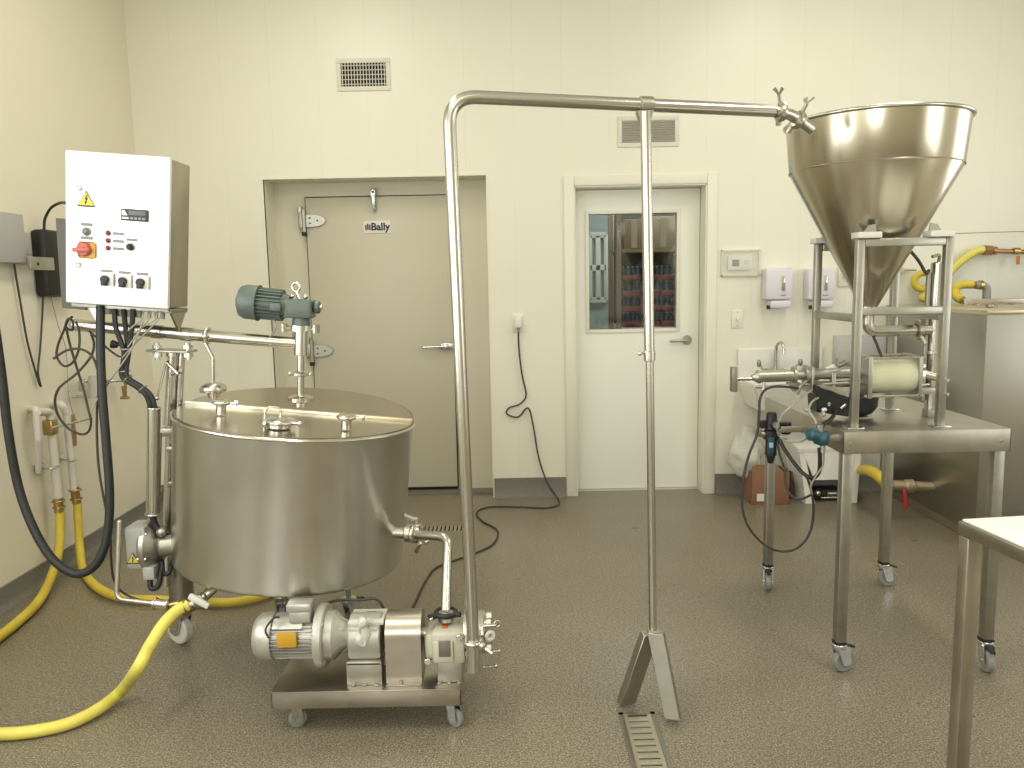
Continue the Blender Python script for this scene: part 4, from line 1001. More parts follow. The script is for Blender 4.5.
# L-shaped steel pipe, valve and front yellow hose
la, lb_, lc = at(119.5, 522, Y=2.66), at(116.5, 599, Y=2.62), at(156, 603.5, Y=2.60)
t = thing('drain_pipe', lb_, 'thin L shaped steel pipe standing at the lower left of the vat', 'pipe')
MB().tube(fillet([la, lb_, lc], .03), .0085, smooth=False, seg=12).sphere(la, .0085).build('pipe_body', 'angle', t)
MB().cyl(lc - (lc - lb_).normalized() * .01, lc + (lc - lb_).normalized() * .05, .017, bev=.002).torus(lc, .018, .003, lc - lb_).torus(lc + (lc - lb_).normalized() * .045, .018, .003, lc - lb_).build('union_nut', 'chrome', t)
MB().cyl(lc + (lc - lb_).normalized() * .05, at(193, 600, Y=2.60), .009).build('pipe_tail', 'brass', t)
h0 = at(193, 604, Y=2.57)
t = thing('ball_valve', h0, 'steel ball valve with wing handle under the vat, feeding the front yellow hose', 'valve')
v1 = at(206, 597, Y=2.58)
MB().cyl(h0, v1, .016).sphere((h0 + v1) / 2, .024).cyl(at(186, 606, Y=2.57), h0, .018, .014).build('valve_body', 'alu', t)
MB().cyl((h0 + v1) / 2, at(199, 598, Y=2.54), .006).box(at(199, 601, Y=2.535), (.075, .014, .022), .005, rot=Euler((0, R(32), 0)).to_matrix()).build('wing_handle', 'offwhite', t)
MB().torus(at(187, 606, Y=2.57), .023, .004, (1, 0, .35)).torus(at(183, 608, Y=2.57), .024, .004, (1, 0, .5)).build('hose_clamp', 'brass', t)
hs = MB().tube([at(188, 605, Y=2.57), at(178, 610, Y=2.55), at(164, 624, Y=2.50), at(150, 646, Y=2.44), at(138, 668, Y=2.38), at(122, 690, Z=.06), at(100, 708, Z=.03), at(70, 723, Z=.023), at(35, 731, Z=.023), at(0, 734, Z=.023), at(-60, 734, Z=.023), at(-140, 730, Z=.023)], .0205, seg=16)
hs.build('water_hose', 'yellow2', None, 'bright yellow hose curving from the vat valve to the floor in the lower left foreground', 'hose')
# ================================================================== PUMP CART
CZ = .150
cx0, cx1, cy0, cy1 = -.800, -.185, 2.405, 2.675
cart = thing('pump_cart', ((cx0 + cx1) / 2, (cy0 + cy1) / 2, 0), 'low stainless steel cart on four small casters under the pump', 'cart')
mb = MB().b2((cx0, cy0, CZ - .006), (cx1, cy1, CZ), .002)
mb.b2((cx0, cy0, CZ - .058), (cx1, cy0 + .006, CZ - .001), .002).b2((cx0, cy1 - .006, CZ - .058), (cx1, cy1, CZ - .001), .002)
mb.b2((cx0, cy0, CZ - .058), (cx0 + .006, cy1, CZ - .001), .002).b2((cx1 - .006, cy0, CZ - .058), (cx1, cy1, CZ - .001), .002)
mb.build('cart_deck', 'cart', cart)
for x, y, a in ((cx0 + .055, cy0 + .05, .5), (cx1 - .035, cy0 + .045, -.6), (cx0 + .055, cy1 - .04, 1.0), (cx1 - .05, cy1 - .04, -.4)):
    caster(cart, (x, y, .092), .030, ang=a, brake=False)
# pump unit : motor - gearbox - guard - pump head, axis along x
PY = 2.515
def pz(py, Y=PY): return at(360, py, Y=Y).z
def px_(px, Y=PY, py=635): return at(px, py, Y=Y).x
pump = thing('transfer_pump', (-.5, PY, CZ), 'product pump on the cart with grey motor, steel guard and pale green pump body', 'pump')
ax_z = pz(634)
X = {k: px_(k) for k in (251, 256, 276, 278, 316, 323, 335, 350, 352, 380, 385, 418, 424, 432, 460, 466, 480)}
Xa = Vector((1, 0, 0))
rm = .077
MB().lathe([(.035, 0), (.062, .004), (.076, .020), (.079, .045), (.079, X[276] - X[256]), (.074, X[276] - X[256])], (X[256], PY, ax_z), Xa, seg=40).build('fan_cowl', 'motorsilver', pump)
m = MB().cyl((X[276] - .01, PY, ax_z), (X[316] + .01, PY, ax_z), .062, seg=32)
for k in range(32):
    a_ = 2 * PI * k / 32; d_ = Vector((0, math.cos(a_), math.sin(a_))); t_ = Vector((0, -math.sin(a_), math.cos(a_)))
    p0 = Vector((X[276], PY, ax_z)); m.prism([p0 + d_ * .060 - t_ * .0018, p0 + d_ * .0735 - t_ * .0013, p0 + d_ * .0735 + t_ * .0013, p0 + d_ * .060 + t_ * .0018], Xa * (X[316] - X[276]))
mo_ = m.build('motor_body', 'motorsilver', pump)
# smooth saddle and terminal box
MB().lathe([(.074, 0), (.076, .004), (.076, .098), (.072, .102)], (X[276] + .004, PY, ax_z), Xa, seg=24, a0=PI * .60, a1=PI * 1.28, x=(0, 0, -1)).build('saddle', 'motorsilver', pump)
tb = MB().b2((px_(291, PY - .03), PY - .050, ax_z + .062), (px_(313, PY - .03), PY + .005, ax_z + .105), .008).b2((px_(289, PY - .03), PY - .053, ax_z + .098), (px_(314, PY - .03), PY + .008, ax_z + .130), .009)
tb.build('terminal_box', 'motorsilver', pump)
MB().b2((px_(284), PY - .082, pz(646, PY - .08)), (px_(303), PY - .070, pz(632, PY - .08)), .001).build('rating_label', 'orange', pump)
MB().tube([(px_(276), PY - .076, ax_z + .03), (px_(268, PY - .08), PY - .082, ax_z + .035), (px_(266, PY - .08), PY - .08, ax_z + .06), (px_(273, PY - .07), PY - .055, ax_z + .085), (px_(284), PY - .04, ax_z + .082)], .0035, seg=8).build('motor_lead', 'cord', pump)
# flange bell
bell = MB().lathe([(.070, 0), (.100, .002), (.104, .008), (.104, .028), (.100, .032), (.082, .034), (.080, .058), (.076, .062), (.052, .085), (.040, .110), (.040, .125)], (X[316] + .008, PY, ax_z), Xa, seg=40)
for k in range(4):
    a_ = PI / 4 + k * PI / 2; d_ = Vector((0, math.cos(a_), math.sin(a_))); bell.cyl(Vector((X[316] + .03, PY, ax_z)) + d_ * .092, Vector((X[316] + .042, PY, ax_z)) + d_ * .092, .009, seg=6)
for k in range(6):
    a_ = k * PI / 3 + .3; d_ = Vector((0, math.cos(a_), math.sin(a_))); t_ = Vector((0, -math.sin(a_), math.cos(a_)))
    p0 = Vector((X[316] + .055, PY, ax_z)); bell.prism([p0 + d_ * .03 - t_ * .003, p0 + d_ * .078 - t_ * .003, p0 + Xa * .06 + d_ * .042 - t_ * .003, p0 + Xa * .06 + d_ * .03 - t_ * .003], t_ * .006)
bell.build('flange_bell', mat('cast_grey', (.50, .49, .43), .45, .5, var=.12, vscale=20), pump)
# gearbox block on its foot
gz0, gz1 = pz(660, PY - .06), pz(616, PY)
gx0, gx1 = px_(347, PY - .05), px_(381, PY - .05)
gbx = MB().b2((gx0, PY - .062, gz0), (gx1, PY + .065, gz1 - .01), .012).cyl((gx0 + .004, PY, ax_z), (gx1 - .002, PY, ax_z), .072, seg=32, bev=.004)
gbx.build('gear_case', bpy.data.materials['cast_grey'], pump)
MB().b2((gx0 + .004, PY - .050, gz1 - .012), (gx1 + .01, PY + .055, gz1 + .002), .003).build('case_lid', 'offwhite', pump)
MB().b2((px_(366, PY), PY - .02, gz1 + .001), (px_(376, PY), PY + .03, gz1 + .004), .001).build('lid_label', 'ink', pump)
# crumpled plastic film tied round the gear case
mb = MB(); pr = [(366, 618), (362, 624), (359, 632), (360, 640), (364, 645), (366, 636), (365, 626), (370, 620)]
pts = [at(a, b, Y=PY - .070 - .006 * math.sin(i * 2.1)) for i, (a, b) in enumerate(pr)]
mb.tube(pts, lambda t: .012 + .005 * math.sin(t * 19), seg=9); mb.build('plastic_wrap', 'bag', pump)
f0 = MB().b2((gx0 - .002, PY - .075, CZ + .0005), (gx1 + .002, PY - .062, gz0 - .004), .002).b2((gx0 - .002, PY + .055, CZ + .0005), (gx1 + .002, PY + .068, gz0 - .004), .002).b2((gx0 - .002, PY - .075, gz0 - .014), (gx1 + .002, PY + .068, gz0 + .001), .004)
f0.build('gear_foot', 'angle', pump)
mb = MB()
for i, u in enumerate((.15, .5, .85)): MB().b2((gx0 + (gx1 - gx0) * u - .008, PY - .082, CZ + .0005), (gx0 + (gx1 - gx0) * u + .008, PY - .074, CZ + .006), .001).build('foot_tab', 'alu', pump)
# coupling guard (arched sheet)
qx0, qx1 = px_(384, PY - .08), px_(420, PY - .08)
gt = pz(611, PY); rg = .072; zc_ = gt - rg
prof = [(PY - rg, CZ + .001)] + [(PY - rg * math.cos(a_), zc_ + rg * math.sin(a_)) for a_ in [PI * k / 18 for k in range(19)]] + [(PY + rg, CZ + .001)]
mb = MB(); mb.prism([(qx0, y, z) for y, z in prof], (qx1 - qx0, 0, 0)); mb.build('coupling_guard', mat('guard_steel', (.46, .41, .34), .32, 1.0, var=.1, vscale=8), pump)
mb = MB().b2((qx0, PY - rg - .014, CZ + .0005), (qx1, PY - rg + .001, CZ + .004), .001); mb.cyl((qx0 + .05, PY - rg - .007, CZ + .003), (qx0 + .05, PY - rg - .007, CZ + .012), .004)
mb.build('guard_lip', 'alu', pump)
MB().cyl((qx1, PY, ax_z), (px_(428), PY, ax_z), .018).build('drive_shaft', 'tube', pump)
# pump body (pale)
bx0, bx1 = px_(423, PY - .07), px_(465, PY - .07)
zb0, zb1 = pz(668, PY - .07), pz(625, PY)
mb = MB().b2((bx0, PY - .060, zb0 + .012), (px_(444, PY), PY + .070, zb1 - .012), .016)
mb.b2((px_(431, PY - .075), PY - .078, zb0 + .010), (bx1, PY + .075, zb1), .012)
mb.build('pump_housing', 'pumpgreen', pump)
p0, p1 = px_(433, PY - .08), px_(453, PY - .08)
MB().b2((p0, PY - .086, zb0 + .02), (p1, PY - .076, zb1 - .025), .005).build('housing_panel', 'pumpgreen', pump)
MB().b2((px_(438, PY - .09), PY - .088, pz(659, PY - .09)), (px_(450, PY - .09), PY - .085, pz(643, PY - .09)), .001).build('name_plate', 'plate', pump)
MB().b2((px_(443, PY), PY - .04, zb1 - .002), (px_(449, PY), PY + .01, zb1 + .003), .001).build('orange_tag', 'redorange', pump)
for a_, b_ in ((428, 660), (460, 636)):
    q = at(a_, b_, Y=PY - .068); MB().cyl(q, q + Vector((0, -.016, 0)), .011, bev=.002).build('oil_plug', 'chrome', pump)
q = at(431, 619, Y=PY - .03); MB().sphere(q, .010).build('oil_plug', 'chrome', pump)
MB().b2((px_(436, PY - .07), PY - .07, CZ + .0005), (px_(461, PY - .07), PY + .07, zb0 + .014), .004).build('pump_foot', 'alu', pump)
mb = MB()
for u in (437, 447, 457): MB().b2((px_(u, PY - .08) - .004, PY - .078, CZ + .0005), (px_(u, PY - .08) + .008, PY - .069, CZ + .006), .001).build('foot_tab', 'alu', pump)
# steel head
hx0, hx1 = bx1 - .005, px_(487, PY)
MB().lathe([(.074, 0), (.078, .01), (.078, hx1 - hx0 - .05), (.070, hx1 - hx0 - .04), (.070, hx1 - hx0 - .01), (.060, hx1 - hx0), (0, hx1 - hx0)], (hx0, PY, ax_z), Xa, seg=32).build('pump_head', 'chrome', pump)
mb = MB()
for k in range(4):
    a_ = PI / 5 + k * PI / 2; d_ = Vector((0, math.cos(a_), math.sin(a_)))
    q = Vector((hx1 - .03, PY, ax_z)) + d_ * .058; MB().cyl(q, q + Xa * .045, .009).cyl(q + Xa * .03, q + Xa * .045, .015, seg=6).build('head_nut', 'chrome', pump)
w0 = at(490, 636, Y=PY - .06)
MB().torus(w0, .013, .006, (.5, -1, 0), seg=18).build('white_ring', 'white', pump)
MB().cyl(at(482, 626, Y=PY - .05), at(496, 625, Y=PY - .05), .006).cyl(at(484, 652, Y=PY - .05), at(499, 651, Y=PY - .06), .005).cyl(at(484, 667, Y=PY - .05), at(496, 666, Y=PY - .06), .005).sphere(at(499, 651, Y=PY - .06), .007).sphere(at(496, 666, Y=PY - .06), .007).torus(at(497, 624, Y=PY - .05), .010, .003, (.2, -1, .1), seg=14).build('clamp_handles', 'chrome', pump)
# black clamp at the suction port, top
sp = at(446, 615, Y=PY)
MB().cyl(sp - Vector((0, 0, .02)), sp + Vector((0, 0, .012)), .027, bev=.003).build('suction_port', 'chrome', pump)
MB().torus(sp + Vector((0, 0, .008)), .033, .009).cyl(sp + Vector((-.03, -.02, .006)), sp + Vector((-.055, -.03, .006)), .010).cyl(sp + Vector((.03, -.015, .006)), sp + Vector((.05, -.02, .010)), .009).build('port_clamp', 'black', pump)
# cord to the pump
MB().tube([(px_(385, PY + .04), PY + .09, gt - .05), (px_(378, PY + .09), PY + .09, gz1 + .02), at(360, 600, Y=PY + .1), at(340, 600, Y=PY + .1), at(325, 604, Y=PY + .06), at(318, 609, Y=PY + .03)], .005, seg=8).build('power_lead', 'cord', pump)

# ---- suction pipe from the vat valve down to the pump
v = q2 = at(412, 534, Y=2.79)
sk = thing('suction_pipe', sp, 'short bent stainless pipe from the vat outlet down to the pump head', 'pipe')
pts = fillet([v, at(448, 537, Y=2.70), sp + Vector((0, 0, .012))], .055)
MB().tube(pts, .0165, smooth=False, seg=20).build('pipe_body', 'tube', sk)
MB().torus(v + Vector((.003, 0, 0)), .026, .008, (1, -.2, 0)).build('pipe_ferrule', 'chrome', sk)

# ================================================================== TRANSFER PIPE over to the hopper
TP = thing('transfer_pipe', at(473, 672, Y=2.40), 'tall stainless pipe rising from the pump and running overhead to the hopper', 'pipe')
b0 = at(474, 672, Y=2.40); e0 = at(448.3, 95.5, Y=2.40); e1 = at(776, 111, Y=2.60)
e0.z = at(470, 95.5, Y=2.40).z
pts = fillet([b0 + Vector((0, 0, .10)), e0, e1], .085, n=12)
MB().tube(pts, .0198, smooth=False, seg=24).build('pipe_body', 'tube', TP)
MB().lathe([(.012, 0), (.022, .004), (.0225, .095), (.029, .097), (.029, .106), (.0195, .108)], b0, (0, 0, 1), seg=24).build('discharge_tee', 'tube', TP)
MB().torus(b0 + Vector((0, 0, .102)), .026, .007).sphere(b0 + Vector((.03, -.025, .10)), .012).cyl(b0 + Vector((.025, -.02, .10)), b0 + Vector((.06, -.03, .075)), .006).build('pipe_clamp', 'chrome', TP)
MB().cyl(b0 + Vector((-.01, .02, .05)), b0 + Vector((.0, .12, .05)), .0185).build('discharge_stub', 'tube', TP)
# end elbow with two clamps into the hopper
ed = (e1 - pts[-2]).normalized()
c1 = at(781, 112, Y=2.60); c2 = at(793, 116, Y=2.62); c3 = at(811, 129, Y=2.65)
MB().tube(smooth_path([c1 - ed * .02, c1, c2, c3], 6), .0185, smooth=False, seg=20, caps=False).build('end_elbow', 'tube', TP)
for cpt, dd, ang in ((c1, ed, 0), (at(798, 120, Y=2.63), (c3 - c2).normalized(), 1)):
    k = MB().lathe([(.019, -.012), (.028, -.010), (.031, 0), (.028, .010), (.019, .012)], cpt, dd, seg=24)
    cl = k.build('tri_clamp', mat('clamp_steel', (.50, .46, .38), .30, 1.0) if 'clamp_steel' not in bpy.data.materials else bpy.data.materials['clamp_steel'], TP)
    up = Vector((-.25, -.35, 1)) if ang == 0 else Vector((.35, -.5, .9)); up.normalize()
    w_ = MB().cyl(cpt + up * .02, cpt + up * .055, .006)
    sd = dd.cross(up).normalized(); sx = Vector((1, 0, 0))
    for s in (-1, 1):
        a0_ = cpt + up * .050; w_.prism([a0_, a0_ + sx * s * .018 + up * .022, a0_ + sx * s * .009 + up * .028, a0_ + up * .010], (0, .006, 0))
    MB().cyl(cpt - up * .02 + sx * -.01, cpt - up * .042 + sx * -.012, .009).build('clamp_hinge', bpy.data.materials['clamp_steel'], cl)
    w_.build('wing_nut', bpy.data.materials['clamp_steel'], cl)

# ================================================================== PIPE STAND
st = thing('pipe_stand', at(650, 700, Z=0), 'slender stainless stand with A shaped foot holding up the overhead pipe', 'stand')
SY = 2.50
top = at(645.5, 112, Y=SY); ap = at(653, 630, Y=SY); midp = at(649.5, 352, Y=SY)
sx_ = top.x
MB().cyl(midp - Vector((0, 0, .02)), top, .0165, seg=20).build('upper_pole', 'tube', st)
MB().cyl(ap - Vector((0, 0, .02)), midp, .0130, seg=20).build('lower_pole', 'tube', st)
MB().cyl(midp - Vector((0, 0, .028)), midp + Vector((0, 0, .004)), .0185, bev=.002).cyl(midp, midp + Vector((-.03, -.005, -.004)), .004).sphere(midp + Vector((-.032, -.005, -.004)), .007).build('height_clamp', 'chrome', st)
# saddle
tz = e0.z + (e1.z - e0.z) * (sx_ - e0.x) / (e1.x - e0.x); ty = e0.y + (e1.y - e0.y) * (sx_ - e0.x) / (e1.x - e0.x)
mb = MB().lathe([(.020, -.022), (.0255, -.020), (.0255, .020), (.020, .022)], (sx_ + .004, ty, tz), (e1 - e0), seg=24)
mb.prism([(sx_ - .026, ty - .02, tz - .020), (sx_ + .026, ty - .02, tz - .020), (sx_ + .013, ty - .02, tz - .055), (sx_ - .013, ty - .02, tz - .055)], (0, .04, 0))
mb.build('pipe_saddle', mat('saddle_steel', (.38, .35, .29), .45, 1.0), st)
# feet : flat channel legs, one splayed left/back and one right/front
def foot(tp, base, w, m_):
    d_ = (base - tp); n = Vector((1, 0, 0)) if abs(d_.y) > abs(d_.x) else Vector((0, 1, 0))
    return d_
def leg_bar(t0, bot, wdir, w, th):
    mb = MB(); wd = Vector(wdir).normalized(); d_ = (bot - t0).normalized(); nn = d_.cross(wd).normalized()
    mb.hexa([bot - wd * w / 2 - nn * th / 2, bot + wd * w / 2 - nn * th / 2, bot + wd * w / 2 + nn * th / 2, bot - wd * w / 2 + nn * th / 2], [t0 - wd * w / 2 - nn * th / 2, t0 + wd * w / 2 - nn * th / 2, t0 + wd * w / 2 + nn * th / 2, t0 - wd * w / 2 + nn * th / 2])
    # flatten the foot end on the floor
    bmesh.ops.bevel(mb.bm, geom=mb.bm.edges[:], offset=.0015, segments=1, affect='EDGES'); return mb
Lb = at(626, 702, Z=.014); Rb = at(673, 717, Z=.018); La = at(650, 632, Y=SY + .012); Ra = at(656, 632, Y=SY - .014)
leg_bar(La, Lb, (1, .40, 0), .060, .030).build('foot_leg', 'angle', st)
leg_bar(Ra, Rb, (1, -.30, 0), .050, .045).build('foot_leg', 'alu', st)
MB().b2((ap.x - .018, SY - .020, ap.z - .014), (ap.x + .024, SY + .020, ap.z + .002), .003).build('foot_cap', 'alu', st)
MB().cyl((Lb + La) / 2 * .45 + Lb * .55, (Rb + Ra) / 2 * .45 + Rb * .55, .005).build('tie_rod', 'angle', st) if False else None
# ================================================================== FILLING TABLE
TX0, TX1, TY0, TY1, TZ = 1.160, 1.750, 2.725, 3.585, .905
tbl = thing('filling_table', ((TX0 + TX1) / 2, (TY0 + TY1) / 2, 0), 'tall stainless table on four locking casters under the hopper frame', 'table')
mb = MB().b2((TX0, TY0, TZ - .004), (TX1, TY1, TZ), .0015)
mb.b2((TX0, TY0, TZ - .080), (TX1, TY0 + .004, TZ - .001), .001).b2((TX0, TY1 - .004, TZ - .080), (TX1, TY1, TZ - .001), .001)
mb.b2((TX0, TY0, TZ - .080), (TX0 + .004, TY1, TZ - .001), .001).b2((TX1 - .004, TY0, TZ - .080), (TX1, TY1, TZ - .001), .001)
mb.build('table_top', 'angle', tbl)
MB().cyl((TX0 + .03, TY0 + .001, TZ - .045), (TX0 + .03, TY0 - .004, TZ - .045), .006, seg=12).build('corner_screw', 'chrome', tbl)
MB().cyl((TX1 - .03, TY0 + .001, TZ - .045), (TX1 - .03, TY0 - .004, TZ - .045), .006, seg=12).build('corner_screw', 'chrome', tbl)
for x, y, a in ((TX0 + .024, TY0 + .030, .25), (TX1 - .028, TY0 + .030, -1.7), (TX0 + .020, TY1 - .030, -1.8), (TX1 - .028, TY1 - .030, .1)):
    w = .040; mb = MB()
    mb.b2((x - w / 2, y - w / 2, .118), (x + w / 2, y + w / 2, TZ - .078), .006)
    mb.build('leg', M.setdefault('tleg', mat('table_leg_steel', (.40, .395, .345), .42, 1.0, var=.1, vscale=20)), tbl)
    MB().b2((x - w / 2 - .001, y - w / 2 - .001, .110), (x + w / 2 + .001, y + w / 2 + .001, .119), .002).build('leg_collar', 'black', tbl)
    caster(tbl, (x, y, .110), .042, ang=a)

# ---- hopper frame
FX0, FX1, FY0, FY1, FZ = 1.220, 1.528, 2.785, 3.16, 1.575
hf = thing('hopper_stand', ((FX0 + FX1) / 2, (FY0 + FY1) / 2, TZ), 'welded frame of square steel tube on the table holding the cone hopper', 'frame')
w = .028
for x in (FX0, FX1):
    for y in (FY0, FY1): MB().b2((x - w / 2, y - w / 2, TZ + .006), (x + w / 2, y + w / 2, FZ), .004).build('post', 'alu', hf)
    MB().b2((x - w / 2, FY0 + w / 2, 1.285), (x + w / 2, FY1 - w / 2, 1.285 + w), .004).build('rail', 'alu', hf)
MB().b2((FX0 + w / 2, FY0 - w / 2, FZ - w), (FX1 - w / 2, FY0 + w / 2, FZ), .004).build('rail', 'alu', hf)
MB().b2((FX0 + w / 2, FY0 - w / 2, 1.308), (FX1 - w / 2, FY0 + w / 2, 1.308 + w), .004).build('rail', 'alu', hf)
MB().b2((FX0 + w / 2, FY1 - w / 2, FZ - w), (FX1 - w / 2, FY1 + w / 2, FZ), .004).build('rail', 'alu', hf)
for x in (FX0, FX1):
    for y in (FY0, FY1):
        MB().b2((x - .030, y - .026, TZ + .0005), (x + .030, y + .026, TZ + .007), .002).build('foot_plate', 'zinc', hf)
for px, py in ((947, 380), (947, 394)):
    q = at(px, py, Y=FY0 - w / 2); MB().cyl(q, q - Vector((0, .006, 0)), .006, seg=10).build('frame_bolt', 'chrome', hf)
for x, y in ((FX0 + .022, FY0), (FX1 - .035, FY0), (FX0 + .02, FY1), (FX1 - .02, FY1)):
    MB().b2((x - .042, y - .03, FZ + .0005), (x + .042, y + .03, FZ + .022), .003).build('support_block', 'offwhite', hf)
    s = 1 if x < 1.4 else -1
    mb = MB(); mb.prism([(x - s * .01, y, FZ + .0215), (x + s * .035, y, FZ + .022), (x + s * .030, y, FZ + .050), (x + s * .005, y, FZ + .045)], (0, .005, 0)); mb.build('support_gusset', 'alu', hf)

# ---- hopper
HX, HY_ = 1.353, 2.995
hop = thing('hopper', (HX, HY_, 1.33), 'large stainless cone hopper with rolled rim above the filling table', 'hopper')
zr, zs, ztip = 2.002, 1.834, 1.330
RR, RS = .312, .296
mb = MB().lathe([(RR - .004, zr), (RS - .004, zs), (.028, ztip), (.031, ztip), (RS, zs), (RR, zr)], (HX, HY_, 0), seg=96, caps=False)
# (inner wall, tip, outer wall)
mb.build('hopper_shell', 'hopper', hop, sharp=25)
MB().torus((HX, HY_, zr), RR + .004, .0065, seg=96, sub=10).build('rolled_rim', 'tube', hop)
MB().lathe([(RS + .0015, -.003), (RS + .003, 0), (RS + .0005, .003)], (HX, HY_, zs), seg=96, caps=False).build('shoulder_seam', 'tube', hop)
MB().cyl((HX, HY_, ztip - .02), (HX, HY_, ztip + .01), .032, bev=.003).torus((HX, HY_, ztip - .012), .034, .006).build('outlet_collar', 'tube', hop)

# ---- outlet pipe of the hopper
op = thing('filler_pipe', (HX, HY_, 1.20), 'bent polished pipe from the hopper tip to the upright cylinder', 'pipe')
zp = at(900, 331.5, Y=HY_ - .05).z
vx = at(935, 335, Y=3.0).x
MB().tube(fillet([(HX, HY_, ztip - .02), (HX, HY_, zp), (vx - .02, 3.0, zp)], .075, n=12), .0215, smooth=False, seg=24).build('pipe_body', 'tube', op)
q = at(918, 331, Y=3.0)
MB().torus((q.x, 3.0, zp), .030, .009, (1, 0, 0)).cyl((q.x, 2.97, zp + .02), (q.x - .01, 2.95, zp + .055), .007).cyl((q.x, 2.975, zp - .02), (q.x + .01, 2.96, zp - .05), .007).box((q.x, 2.955, zp + .052), (.03, .008, .016), .003).build('pipe_clamp', mat('worn_clamp', (.44, .41, .34), .35, 1.0), op)
# upright air cylinder
z1, z0 = at(938, 262, Y=3.0).z, at(936, 415, Y=3.0).z
ac = thing('air_cylinder', (vx, 3.0, z0), 'upright polished valve cylinder inside the right side of the hopper frame', 'cylinder')
MB().cyl((vx, 3.0, z0 + .02), (vx, 3.0, z1), .026, bev=.004, seg=28).build('barrel', 'tube', ac)
MB().cyl((vx - .035, 3.0, z0 + .06), (vx - .035, 3.0, z1 - .04), .009).build('side_rod', 'darksteel', ac)
mb = MB()
for z in (at(936, 308, Y=3).z, at(936, 352, Y=3).z): mb.lathe([(.026, -.008), (.034, -.006), (.034, .006), (.026, .008)], (vx, 3.0, z), seg=24)
mb.build('barrel_band', 'chrome', ac)
MB().tube([(vx, 3.0, z1), (vx - .004, 2.99, z1 + .025), (vx - .035, 2.98, z1 + .020)], .006, seg=8).build('top_fitting', 'darksteel', ac)
MB().tube([(vx - .045, 2.98, z1 - .03), at(926, 273, Y=2.97), at(918, 260, Y=2.96), at(908, 249, Y=2.95), at(898, 245, Y=2.93)], .006, seg=8).build('air_tube', 'cord', ac)
for py in (352, 331):
    z = at(926, py, Y=3).z
q = at(926, 385, Y=2.98); MB().cyl(q - Vector((.035, 0, 0)), (vx, 3.0, q.z), .011).build('lower_port', 'chrome', ac)
MB().box((vx, 3.0, z0 + .01), (.05, .05, .03), .004).build('barrel_base', 'alu', ac)

# ---- filling cylinder and piston
CYY = 2.96
x0, x1 = at(863, 375, Y=CYY).x, at(910, 373, Y=CYY).x; zc = at(890, 375, Y=CYY).z; rc = (at(890, 357.5, Y=CYY).z - at(890, 393, Y=CYY).z) / 2
pf = thing('piston_filler', ((x0 + x1) / 2, CYY, TZ), 'horizontal piston filler with a yellowed clear cylinder lying on the filling table', 'filling machine')
MB().lathe([(rc - .006, 0), (rc, 0), (rc, x1 - x0), (rc - .006, x1 - x0)], (x0, CYY, zc), (1, 0, 0), seg=40).build('clear_cylinder', 'cast', pf)
MB().b2((x0 - .014, CYY - rc - .010, zc - rc - .010), (x0 + .002, CYY + rc + .010, zc + rc + .012), .003).build('end_plate', 'alu', pf)
MB().b2((x1 - .002, CYY - rc - .006, zc - rc - .010), (x1 + .014, CYY + rc + .006, zc + rc + .010), .008).build('end_plate', 'alu', pf)
for sy in (-1, 1):
    for sz in (-1, 1):
        MB().cyl((x0 - .02, CYY + sy * (rc - .006), zc + sz * (rc + .003)), (x1 + .022, CYY + sy * (rc - .006), zc + sz * (rc + .003)), .005, seg=10).build('tie_rod', 'chrome', pf)
q = at(925, 370, Y=CYY); MB().cyl((x1 + .01, CYY, q.z), (vx, CYY + .02, q.z - .03), .016).sphere((x1 + .03, CYY - .02, zc + .03), .018).box((x1 + .03, CYY - .02, zc - .005), (.03, .03, .05), .006).build('port_valve', 'chrome', pf)
MB().b2((x1 + .012, CYY - .012, zc - .075), (x1 + .12, CYY + .012, zc - .05), .003).build('end_bracket', 'angle', pf)
for u in (.12,):
    xx = x0 + (x1 - x0) * u
    MB().b2((xx - .014, CYY + .02, TZ + .008), (xx + .014, CYY + .05, zc - rc - .004), .003).b2((xx - .04, CYY + .0, TZ + .0005), (xx + .025, CYY + .06, TZ + .008), .002).build('cylinder_stand', 'alu', pf)
# rods and the pneumatic cylinder to the left
yl = 2.98
pl0, pl1 = at(733.5, 367, Y=yl), at(733.5, 391.5, Y=yl)
pxl = pl0.x; zr_ = at(760, 378.5, Y=yl).z
MB().b2((pxl - .009, yl - .018, pl1.z), (pxl + .012, yl + .018, pl0.z), .002).build('stop_plate', 'darksteel', pf)
a = at(757, 374, Y=yl).x; b = at(792, 374, Y=yl).x; c = at(808, 374, Y=yl).x
MB().cyl((pxl, yl, zr_), (a, yl, zr_), .0075).build('piston_rod', 'tube', pf)
MB().lathe([(.010, -.02), (.020, 0), (.024, .004), (.024, .012), (.020, .014)], (a, yl, zr_ + .005), (1, 0, 0), seg=24).cyl((a, yl, zr_ + .008), (b, yl, zr_ + .010), .0235).lathe([(.024, 0), (.034, .002), (.034, .012), (.018, .014), (.018, .04), (.036, .045), (.036, .058), (.024, .06)], (b, yl, zr_ + .010), (1, 0, 0), seg=24).build('air_ram', 'alu', pf)
MB().cyl((a - .01, yl - .02, zr_ - .030), (x0, yl - .03, zr_ - .018), .006).cyl((a + .02, yl - .02, zr_ - .045), (a + .02, yl - .02, zr_ - .01), .012, .004).build('guide_rod', 'angle', pf)
MB().cyl((c, yl, zr_ + .012), (x0 - .01, CYY + .01, zr_ + .018), .0215).cyl((c, yl + .03, zr_ - .03), (x0, CYY + .03, zr_ - .026), .014).build('ram_tube', 'alu', pf)
MB().b2((c - .004, yl - .05, zr_ - .055), (c + .006, yl + .05, zr_ + .045), .003).b2((c + .08, yl - .03, zr_ - .07), (c + .095, yl + .0, zr_ + .02), .003).build('ram_bracket', 'alu', pf)
